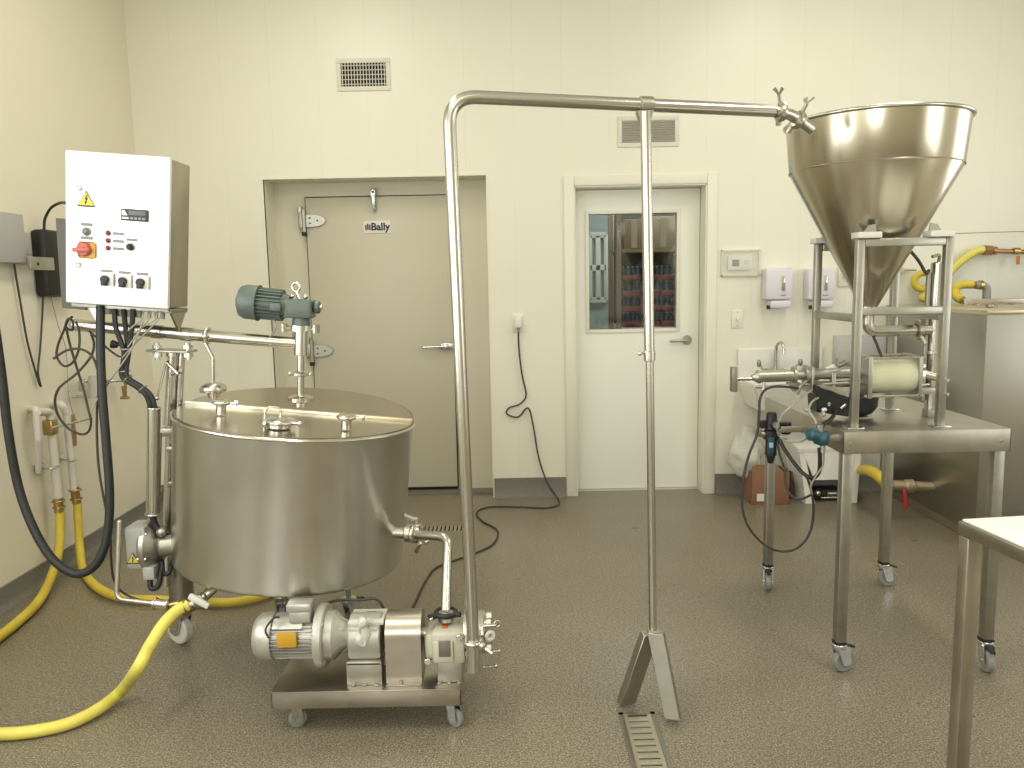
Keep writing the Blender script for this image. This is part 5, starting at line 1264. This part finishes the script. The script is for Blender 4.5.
q = at(829, 369, Y=yl); MB().box(q, (.05, .025, .018), .004, rot=Euler((0, R(-25), 0)).to_matrix()).build('tube_clip', 'white', pf)
# bridge mechanics above ram: darker lever
MB().cyl(at(846, 362, Y=2.93), at(838, 366, Y=2.93), .009).cyl(at(838, 366, Y=2.93), at(837, 358, Y=2.93), .005).build('lever', 'darksteel', pf)
# nozzle hanging below ram plate
MB().prism([at(788, 383, Y=yl - .03), at(801, 383, Y=yl - .03), at(800, 391, Y=yl - .03), at(795, 392, Y=yl - .03)], (0, .03, 0)).build('ram_gusset', 'angle', pf)
MB().tube([at(806, 381, Y=yl - .04), at(801, 386, Y=yl - .05), at(797, 394, Y=yl - .05)], .007, seg=8).build('elbow_fitting', 'darksteel', pf)

# black box and pedal-like cover
bk = thing('valve_box', at(832, 412, Y=2.93), 'black wedge shaped valve box on the left part of the filling table', 'valve box')
P = lambda a, b, y=2.90: at(a, b, Y=y)
mb = MB(); mb.prism([P(816, 386), P(849, 398), P(849, 417), P(817, 412)], (0, .09, 0)); bmesh.ops.bevel(mb.bm, geom=mb.bm.edges[:], offset=.003, segments=1, affect='EDGES'); mb.build('box_body', 'black', bk)
mb = MB(); mb.prism([P(817, 385.5), P(849, 397.5), P(849, 394), P(834, 387), P(822, 384)], (0, .10, 0)); mb.build('box_cover', 'angle', bk)
MB().tube([P(824, 409, 2.885), P(823, 412, 2.88), P(824, 416, 2.87)], .006, seg=8).sphere(P(824, 410, 2.885), .012).build('air_fitting', 'zinc', bk)
MB().cyl(P(841, 408, 2.895), P(846, 404, 2.885), .005).build('air_fitting', 'zinc', bk)
MB().cyl(P(829, 402, 2.895), P(829, 406, 2.895), .004).cyl(P(827, 404, 2.895), P(831, 404, 2.895), .003).build('cross_mark', 'zinc', bk)
cup = thing('black_cup', at(862, 404, Y=2.98), 'black half round catch cup under the clear cylinder', 'cup')
MB().lathe([(.02, -.055), (.045, -.045), (.062, -.02), (.066, .02), (.060, .02), (.055, -.018), (.038, -.038), (0, -.045)], at(860, 401, Y=2.99), (0, 0, 1), seg=28).build('cup_body', 'black', cup)
MB().cyl(at(858, 412, Y=2.99), at(858, 416, Y=2.99), .02).build('cup_base', 'black', cup)

# ---- air regulator on the table edge
fr = thing('air_regulator', at(770, 440, Y=2.98), 'black and teal air filter regulator hanging at the left end of the filling table', 'regulator')
rx = at(771, 440, Y=2.96); ry = 2.96
def rz(py): return at(771, py, Y=ry).z
MB().cyl((rx.x, ry, rz(430)), (rx.x, ry, rz(412)), .024, .018, bev=.004).cyl((rx.x, ry, rz(436)), (rx.x, ry, rz(430)), .028, bev=.002).build('pressure_knob', 'black', fr)
MB().lathe([(.016, 0), (.020, .004), (.020, .016), (.016, .020)], (rx.x + .004, ry - .022, rz(424)), (.2, -1, .1), seg=18).build('dial_gauge', 'black', fr)
MB().cyl((rx.x + .005, ry - .0425, rz(424) + .002), (rx.x + .0052, ry - .0435, rz(424) + .0022), .013).build('dial_face', 'greyink', fr)
MB().b2((rx.x - .045, ry - .012, rz(428)), (rx.x - .018, ry + .012, rz(420)), .004).build('port_block', 'black', fr)
MB().b2((rx.x - .026, ry - .026, rz(440)), (rx.x + .026, ry + .026, rz(434)), .005).cyl((rx.x, ry, rz(455)), (rx.x, ry, rz(440)), .022, .020).cyl((rx.x, ry, rz(463)), (rx.x, ry, rz(455)), .010, .018).build('filter_bowl', 'black', fr)
MB().b2((rx.x - .020, ry - .030, rz(452)), (rx.x + .004, ry - .019, rz(436)), .003).build('teal_shield', 'teal', fr)
MB().b2((rx.x - .016, ry - .033, rz(446)), (rx.x - .002, ry - .029, rz(441)), .001).build('blue_label', mat('label_blue', (.35, .55, .65), .4), fr)
MB().cyl((rx.x - .055, ry, rz(433)), (rx.x - .026, ry, rz(434)), .013).cyl((rx.x + .026, ry - .01, rz(437)), (rx.x + .055, ry - .01, rz(438)), .010).box((rx.x - .05, ry, rz(431)), (.02, .03, .03), .004).build('side_fitting', 'alu', fr)
MB().cyl(at(786, 422, Y=3.02), at(786, 434, Y=3.02), .020, .018, bev=.003).build('pressure_gauge', 'black', fr)
MB().b2((rx.x + .02, ry + .02, rz(434)), (TX0 + .002, ry + .03, rz(428)), .002).build('mount_bracket', 'angle', fr)
tv = thing('teal_valve', at(822, 441, Y=2.78), 'small teal air valve with hoses on the left apron of the filling table', 'valve')
v0 = at(822, 438, Y=2.77)
MB().lathe([(.016, -.028), (.027, -.022), (.029, .010), (.022, .020), (.014, .024)], v0, (.9, -.3, -.25), seg=24).lathe([(.010, 0), (.022, .004), (.024, .03), (.014, .04)], v0 + Vector((-.02, -.01, .01)), (-1, -.2, .3), seg=20).build('valve_body', 'teal', tv)
MB().cyl(v0 + Vector((-.01, 0, .02)), v0 + Vector((-.01, 0, .05)), .013).cyl(v0 + Vector((.0, -.01, -.025)), v0 + Vector((.0, -.01, -.05)), .009).build('valve_fitting', 'alu', tv)
MB().b2((v0.x + .01, v0.y - .005, v0.z - .012), (TX0 + .001, v0.y + .01, v0.z + .012), .002).build('mount_tab', 'angle', tv)

# ---- air hoses
def hose(name, pts, r, m, lab): return MB().tube([at(*p[:2], Y=p[2]) for p in pts], r, seg=8).build(name, m, None, lab, 'hose')
hose('air_hose', [(800, 389, 2.93), (790, 387, 2.92), (775, 386.5, 2.90), (765, 390, 2.88), (760, 399, 2.87), (759, 415, 2.87), (757, 434, 2.87), (750, 452, 2.86), (745, 470, 2.86), (742.5, 490, 2.86), (742.5, 508, 2.86), (747, 524, 2.86), (757, 538, 2.86), (770, 548, 2.86), (784, 551.5, 2.86), (797, 548, 2.86), (807, 538, 2.85), (812, 525, 2.84), (813.5, 508, 2.83), (812, 494, 2.82), (808, 480, 2.81), (806, 477, 2.81)], .0048, 'cord', 'long dark air hose looping below the left end of the filling table')
hose('air_hose', [(779, 439, 2.92), (785, 450, 2.90), (794, 463, 2.87), (804, 474, 2.84), (813, 478, 2.81), (819, 472, 2.79), (820, 460, 2.77), (819.5, 448, 2.765)], .0075, 'rubber', 'thick black air hose in a U from the regulator to the teal valve')
hose('air_hose', [(777, 441, 2.94), (780, 455, 2.93), (784, 468, 2.92), (786, 485, 2.9), (792, 496, 2.88), (800, 499, 2.86), (807, 497, 2.84), (812, 494, 2.825)], .0045, 'cord', 'thin dark air hose hanging from the regulator behind the thick black one')
hose('air_hose', [(779, 436, 2.93), (777, 428, 2.91), (781, 416, 2.90), (789, 408, 2.89), (797, 401, 2.90), (803, 396, 2.92), (812, 390, 2.93)], .0045, 'clear', 'milky clear air hose rising from the regulator to the piston ram')
hose('air_hose', [(780, 438, 2.92), (790, 442, 2.88), (802, 441, 2.84), (809, 436, 2.80), (815, 436, 2.78)], .0035, 'greycord', 'thin grey air tube sagging between the regulator and the teal valve')
hose('air_hose', [(818, 432, 2.78), (815, 420, 2.82), (809, 410, 2.86), (812, 402, 2.88), (818, 398, 2.9)], .0045, 'clear', 'milky clear air hose from the teal valve up beside the black box')
hose('air_hose', [(821, 431, 2.79), (824, 424, 2.81), (830, 420, 2.83), (834, 415, 2.87), (836, 411, 2.90)], .0075, 'rubber', 'short black air hose from the teal valve to the underside of the black box')
hose('air_hose', [(812, 494, 2.815), (811, 486, 2.80), (816, 476, 2.785), (823, 465, 2.77), (824, 452, 2.77)], .0035, 'greycord', 'thin grey air tube dropping from the teal valve to the hose loop')

hose('air_hose', [(872, 333, 3.0), (877, 345, 2.99), (882, 358, 2.985)], .0055, 'cord', 'short dark air hose from the bent filler pipe down to the clear cylinder')

# ================================================================== BULK TANK at the right
BX, BY0, BZ = 2.47, 4.10, 1.255
bt = thing('bulk_tank', (3.2, 4.65, 0), 'long stainless steel bulk tank at the right in front of the back wall', 'tank')
mb = MB().b2((BX, BY0, .06), (XR - .02, YB - .02, BZ - .02), .006); mb.build('tank_body', mat('bulk_steel', (.44, .43, .39), .36, 1.0, var=.06, vscale=3), bt)
MB().b2((BX - .003, BY0 - .004, BZ - .022), (XR - .02, YB - .02, BZ), .002).build('tank_rim', mat('bulk_top', (.66, .60, .47), .30, 1.0), bt)
MB().b2((BX + .01, BY0 + .02, .001), (XR - .05, YB - .03, .065), .002).build('tank_plinth', mat('plinth_brown', (.22, .17, .12), .6), bt)
q = at(990, 307.5, Z=BZ); MB().cyl(q, q + Vector((0, 0, .022)), .022, bev=.005).cyl(q, q + Vector((.04, 0, .004)), .008).build('tank_plug', 'darksteel', bt)
q0, q1 = at(960, 299.5, Y=4.95), at(1040, 303, Y=4.75)
sb = thing('dip_bar', (q0 + q1) / 2, 'flat stainless bar lying across the top of the bulk tank', 'bar')
zb_ = BZ + .022
MB().box(((q0.x + q1.x) / 2 + .05, 4.84, BZ + .020), ((q1.x - q0.x) + .15, .05, .030), .003, rot=Euler((0, 0, R(-9))).to_matrix()).build('bar_body', 'cart', sb)
for u in (.1, .7): MB().box((q0.x + (q1.x - q0.x) * u, 4.84, BZ + .003), (.03, .03, .004), .001).build('bar_foot', 'angle', sb)

# outlet valve low on the tank with yellow hose under the table
v = at(917, 486, Y=4.55)
bv = thing('bulk_valve', v, 'brass outlet valve with red lever low on the left side of the bulk tank', 'valve')
a_ = at(892, 485, Y=4.55); b_ = at(930, 487, Y=4.55)
MB().cyl(a_, (BX, 4.55, b_.z), .030).lathe([(.03, 0), (.04, .01), (.04, .05), (.03, .06)], at(904, 486, Y=4.55), (1, 0, 0)).cyl(at(885, 484, Y=4.55), a_, .024).build('valve_body', mat('dull_brass', (.46, .38, .26), .5, .8), bv)
mb = MB().box(at(905, 499, Y=4.52), (.02, .012, .12), .004, rot=Euler((0, R(-8), 0)).to_matrix()); mb.build('red_lever', 'red', bv)
MB().tube([at(886, 484, Y=4.55), at(880, 477, Y=4.55), at(870, 471, Y=4.7), at(861, 470, Y=4.95), at(852, 472, Y=5.165), at(845, 480, Y=5.17)], .034, seg=14).build('tank_hose', 'yellow', None, 'yellow hose behind the table legs running to the brass valve of the bulk tank', 'hose')

# ---- plumbing on the back wall above the tank
PW = YB - .06
cpz = at(990, 251, Y=PW)
t = thing('copper_pipe', cpz, 'copper water pipe with brass union and small red handle on the back wall', 'pipe')
MB().cyl(at(984, 250.5, Y=PW), at(1060, 253, Y=PW), .014).build('pipe_body', 'copper', t)
MB().cyl(at(984, 250, Y=PW), at(991, 250.5, Y=PW), .034, seg=6).cyl(at(992, 250.5, Y=PW), at(996, 250.5, Y=PW), .026, seg=16).build('pipe_union', bpy.data.materials['brown_brass'], t)
MB().cyl(at(1013, 251, Y=PW), at(1019, 251, Y=PW), .022, seg=12).build('valve_body', 'brass', t)
MB().box(at(1018, 260, Y=PW - .03), (.018, .012, .055), .003).build('red_handle', 'redorange', t)
MB().tube([at(984, 249.5, Y=PW), at(975, 252, Y=PW), at(963, 260, Y=PW), at(953, 269, Y=PW), at(945, 280, Y=PW), at(936, 292, Y=PW - .03)], .024, seg=14).build('wall_hose', 'yellow2', None, 'yellow hose curving from the brass union of the copper pipe behind the hopper frame', 'hose')
el = thing('hose_elbow', at(986, 292, Y=5.0), 'dark grey elbow fitting with brass clamp standing on the bulk tank', 'fitting')
MB().tube(fillet([at(975, 285, Y=5.0), at(987, 285.5, Y=5.0), at(986.5, 299, Y=5.0)], .05), .024, smooth=False, seg=14).build('elbow', 'grey', el)
MB().cyl(at(972, 285, Y=5.0), at(979, 285, Y=5.0), .025, seg=6).cyl(at(979, 285, Y=5.0), at(982, 285, Y=5.0), .029, seg=16).build('clamp_fitting', 'brass', el)
MB().tube([at(972, 284.5, Y=5.0), at(965, 284.5, Y=5.0), at(958, 286, Y=5.0), at(955.5, 291, Y=5.0), at(957, 297, Y=4.96), at(962, 300.0, Y=4.92)], .026, seg=14).build('tank_top_hose', 'yellow', None, 'short yellow hose bent round on top of the bulk tank by the grey elbow', 'hose')
mb = MB(); cpt = at(923, 281, Y=PW - .03); mb.torus(cpt, .052, .022, (.2, 1, .2), seg=28)
mb.tube([at(929, 283, Y=PW - .05), at(930, 292, Y=PW - .05), at(922, 298, Y=PW - .05), at(932, 301, Y=PW - .05)], .022, seg=12)
mb.build('coiled_hose', 'yellow', None, 'small coil of yellow hose hanging on the back wall behind the upright cylinder', 'hose')
q = at(903, 270, Y=PW + .05)
t = thing('wall_hook', q, 'small steel hook on the back wall beside the coiled yellow hose', 'hook')
MB().cyl(at(902, 270, Y=YB - .005), at(902, 270, Y=YB - .05), .014).cyl(at(902, 270, Y=YB - .04), at(916, 270, Y=YB - .04), .007).build('hook_body', 'angle', t)
MB().tube([at(938, 236, Y=3.2), at(948, 234, Y=3.6), at(985, 232.5, Y=4.4), at(1040, 231, Y=YB - .01)], .0028, seg=6).build('guy_wire', 'greycord', None, 'thin wire from the hopper support to the back wall', 'wire')

# ================================================================== BEHIND THE TABLE : bin, carton, bag
def P3(px, py, Z=None, Y=None): return at(px, py, Z=Z) if Z is not None else at(px, py, Y=Y)
st_ = thing('white_step_stool', at(835, 505, Z=0), 'white plastic step stool with open front standing behind the filling table', 'step stool')
f0 = at(806, 505, Z=0); f1 = at(856, 503, Z=0); yf = 4.92
xl, xr = at(806, 500, Y=yf).x, at(857, 500, Y=yf).x; zt_ = at(830, 452, Y=yf).z
d_ = .24; sl = .06
def ring(z, k, yfr): return [(xl - k + (.02 if z else 0), yfr, z), (xr + k * .2, yfr, z), (xr + k * .2, YB - .04, z), (xl - k * 1.2, YB - .04, z)]
mb = MB(); wl = .02
zl = zt_
# side walls as tapered slabs
mb.hexa([(xl, yf, .002), (xl + .06, yf, .002), (xl + .04, YB - .11, .002), (xl - .02, YB - .11, .002)], [(xl - .04, yf + .03, zl), (xl - .01, yf + .03, zl), (xl - .05, YB - .11, zl + .09), (xl - .10, YB - .11, zl + .09)])
mb.build('side_wall', 'white', st_); mb = MB()
mb.hexa([(xr - .05, yf, .002), (xr, yf, .002), (xr, YB - .11, .002), (xr - .05, YB - .11, .002)], [(xr - .02, yf + .03, zl), (xr + .03, yf + .03, zl), (xr + .03, YB - .11, zl + .09), (xr - .02, YB - .11, zl + .09)])
mb.build('side_wall', 'white', st_)
zo = at(830, 480, Y=yf).z
mb = MB(); mb.hexa([(xl + .055, yf + .005, zo), (xr - .045, yf + .005, zo), (xr - .045, yf + .03, zo), (xl + .055, yf + .03, zo)], [(xl - .02, yf + .025, zl), (xr - .01, yf + .025, zl), (xr - .01, yf + .05, zl), (xl - .02, yf + .05, zl)]); mb.build('front_panel', 'white', st_)
mb = MB(); mb.hexa([(xl - .05, yf + .02, zl), (xr + .04, yf + .02, zl), (xr + .04, YB - .10, zl + .09), (xl - .11, YB - .10, zl + .09)], [(xl - .05, yf + .02, zl + .02), (xr + .04, yf + .02, zl + .02), (xr + .04, YB - .10, zl + .11), (xl - .11, YB - .10, zl + .11)]); mb.build('sloped_top', 'white', st_)
mb = MB(); mb.b2((xl - .02, YB - .125, .01), (xr - .06, YB - .11, zl + .08)); mb.build('back_panel', mat('stool_back', (.30, .30, .28), .5), st_)
gg = thing('black_gadget', (xl + .16, 5.05, 0), 'black and chrome gadget on the floor under the white step stool', 'gadget')
MB().b2((xl + .07, 4.99, .001), (xr - .06, 5.13, .075), .015).build('gadget_body', 'black', gg)
MB().cyl((xl + .16, 4.985, .05), (xr - .08, 4.985, .05), .014).sphere((xl + .10, 4.985, .055), .022).cyl((xl + .12, 4.985, .022), (xr - .07, 4.985, .022), .008).build('chrome_bar', 'chrome', gg)
cb0 = at(752, 513, Z=0); 
cb = thing('cardboard_box', (cb0.x + .12, 4.98, 0), 'open brown cardboard box with a white label on the floor behind the filling table', 'box')
x0, x1 = at(752, 500, Y=4.92).x, at(789, 500, Y=4.92).x; zt2 = at(765, 473, Y=4.92).z
MB().b2((x0, 4.92, .001), (x1, 4.925, zt2), .001).b2((x0, 4.925, .001), (x0 + .005, 5.12, zt2)).b2((x1 - .005, 4.925, .001), (x1, 5.12, zt2)).b2((x0, 5.115, .001), (x1, 5.12, zt2)).b2((x0, 4.925, .001), (x1, 5.115, .008)).build('carton_body', 'card', cb)
mb = MB(); mb.prism([(x0, 4.92, zt2), (x1 - .04, 4.92, zt2), (x1 - .06, 5.0, zt2 + .03), (x0 + .02, 5.0, zt2 + .03)], (0, 0, .004)); mb.build('carton_flap', 'card', cb)
a_, b_ = at(757, 494, Y=4.918), at(770, 501, Y=4.918)
MB().b2((a_.x, 4.9175, b_.z), (b_.x, 4.9195, a_.z)).build('box_label', 'paper', cb)
# box right of it, with shade put into its card and label colours
db = thing('dark_carton', at(790, 500, Y=5.1), 'dark brown carton in shade beside the white step stool', 'box')
xa, xb = at(791, 490, Y=5.05).x, at(801, 490, Y=5.05).x
MB().b2((xa, 5.06, .001), (xb, 5.13, at(790, 472, Y=5.05).z), .003).build('carton_body', mat('shaded_card', (.13, .09, .06), .8), db)
MB().b2((xa + .03, 5.056, .03), (xb - .03, 5.06, .06)).build('box_label', mat('shaded_label', (.3, .28, .24), .8), db)
# crumpled translucent bag hanging under the sink
mb = MB(); c = at(746, 452, Y=5.05)
g_ = bmesh.ops.create_icosphere(mb.bm, subdivisions=4, radius=1, matrix=Matrix.Translation(c) @ Matrix.Diagonal((.115, .07, .17, 1)))
rnd = random.Random(3)
from mathutils import noise
for v_ in mb.bm.verts:
    d0 = (v_.co - c); n_ = noise.noise(v_.co * 14) * .028 + noise.noise(v_.co * 31 + Vector((3, 1, 2))) * .016
    taper = 1.0 if d0.z < 0 else 1 - .45 * (d0.z / .21)
    v_.co = c + Vector((d0.x * taper, d0.y * taper, d0.z)) + d0.normalized() * n_
mb.build('plastic_bag', 'bag', None, 'crumpled translucent plastic bag hanging below the hand sink behind the table', 'bag', sharp=180)

# ================================================================== WHITE TOPPED TABLE in the right foreground
FT = at(958, 519.5, Z=.90); rot = Matrix.Rotation(R(6), 4, 'Z')
TT = Matrix.Translation((FT.x, FT.y, 0)) @ rot
def tb_(): return MB(TT)
ft = thing('work_table', TT @ Vector((.5, -.4, 0)), 'steel table with a white top at the lower right edge of the photo', 'table')
tb_().b2((0, -.75, .868), (1.4, 0, .8975), .003).build('table_frame', 'cart', ft)
tb_().b2((.006, -.744, .8978), (1.394, -.006, .903), .0015).build('white_top', 'whitetop', ft)
for lx, ly in ((.018, -.020), (1.37, -.020), (.018, -.72), (1.37, -.72)):
    tb_().b2((lx - .017, ly - .017, .012), (lx + .017, ly + .017, .867), .003).build('leg', 'cart', ft)
    tb_().cyl((lx, ly, 0.001), (lx, ly, .013), .024, bev=.002).build('leg_foot', 'black', ft)
# ================================================================== LIGHT, CAMERA
def area(name, loc, rot, sx, sy, power, col):
    l = bpy.data.lights.new(name, 'AREA'); l.shape = 'RECTANGLE'; l.size = sx; l.size_y = sy; l.energy = power; l.color = col
    o = bpy.data.objects.new(name, l); C.objects.link(o); o.location = loc; o.rotation_euler = rot; return o
DAY = (0.93, 0.98, 1.0); TUBE = (1.0, 0.965, 0.84)
# daylight windows: left wall near the viewer, wall behind the viewer, right wall
area('window_light_left', (XL + .03, 0.95, 1.75), (0, R(-90), 0), 1.5, 2.3, 66, DAY)
area('window_light_rear', (-1.2, YR + .03, 1.9), (R(90), 0, 0), 1.5, 1.4, 75, DAY)
area('window_light_right', (XR - .03, 3.4, 2.0), (0, R(90), 0), 1.3, 1.3, 24, DAY)
area('window_light_right_near', (XR - .03, 0.3, 1.7), (0, R(90), 0), 1.5, 1.8, 36, DAY)
for i, (x, y) in enumerate(((-1.1, 1.2), (1.9, 1.2), (-1.1, 3.6), (1.9, 3.6), (0.4, -1.2))):
    area('ceiling_tube_light', (x, y, ZC - .03), (0, 0, 0), 0.30, 1.2, 26 if y > 3 else 36, TUBE)
area('far_room_light', (1.4, 6.6, 2.85), (0, 0, 0), 1.2, 1.0, 62, DAY)  # unseen lamp added to brighten the room beyond the door

# frames and sills of the three windows (out of view, seen in reflections)
mb = MB(); 
def frame_yz(mb, x, y0, y1, z0, z1, s):
    for lo, hi in [((y0 - .06, z0 - .06), (y1 + .06, z0)), ((y0 - .06, z1), (y1 + .06, z1 + .06)), ((y0 - .06, z0), (y0, z1)), ((y1, z0), (y1 + .06, z1))]:
        mb.b2((x, lo[0], lo[1]), (x + s * .05, hi[0], hi[1]))
frame_yz(mb, XL, -.20, 2.10, 1.0, 2.5, 1); struct('window_3', mb, 'casing')
mb = MB(); frame_yz(mb, XR, 2.65, 4.15, 1.35, 2.65, -1); struct('window_4', mb, 'casing')
mb = MB(); frame_yz(mb, XR, -.60, 1.20, .95, 2.45, -1); struct('window_5', mb, 'casing')

w = bpy.data.worlds.new('world'); bpy.context.scene.world = w; w.use_nodes = True
w.node_tree.nodes['Background'].inputs[0].default_value = (0.75, 0.82, 0.9, 1); w.node_tree.nodes['Background'].inputs[1].default_value = 0.3

cam = bpy.data.cameras.new('camera'); co = bpy.data.objects.new('camera', cam); C.objects.link(co)
cam.sensor_fit = 'HORIZONTAL'; cam.sensor_width = 36; cam.lens = FPX * 36 / 1024; cam.clip_start = .05
co.matrix_world = Matrix.Translation((0, 0, CAM_H)) @ Matrix((CR, CU, -_fw)).transposed().to_4x4()
sc = bpy.context.scene; sc.camera = co
sc.view_settings.view_transform = 'Standard'; sc.view_settings.look = 'None'; sc.view_settings.gamma = 1; sc.view_settings.use_curve_mapping = False
sc.view_settings.exposure = EXPOSURE
sc.cycles.max_bounces = 8; sc.cycles.diffuse_bounces = 5; sc.cycles.glossy_bounces = 4; sc.cycles.transparent_max_bounces = 8
sc.cycles.use_denoising = True; sc.cycles.caustics_reflective = False; sc.cycles.caustics_refractive = False; sc.cycles.sample_clamp_indirect = 6
for o in bpy.data.objects:
    if '_w' in o: del o['_w']
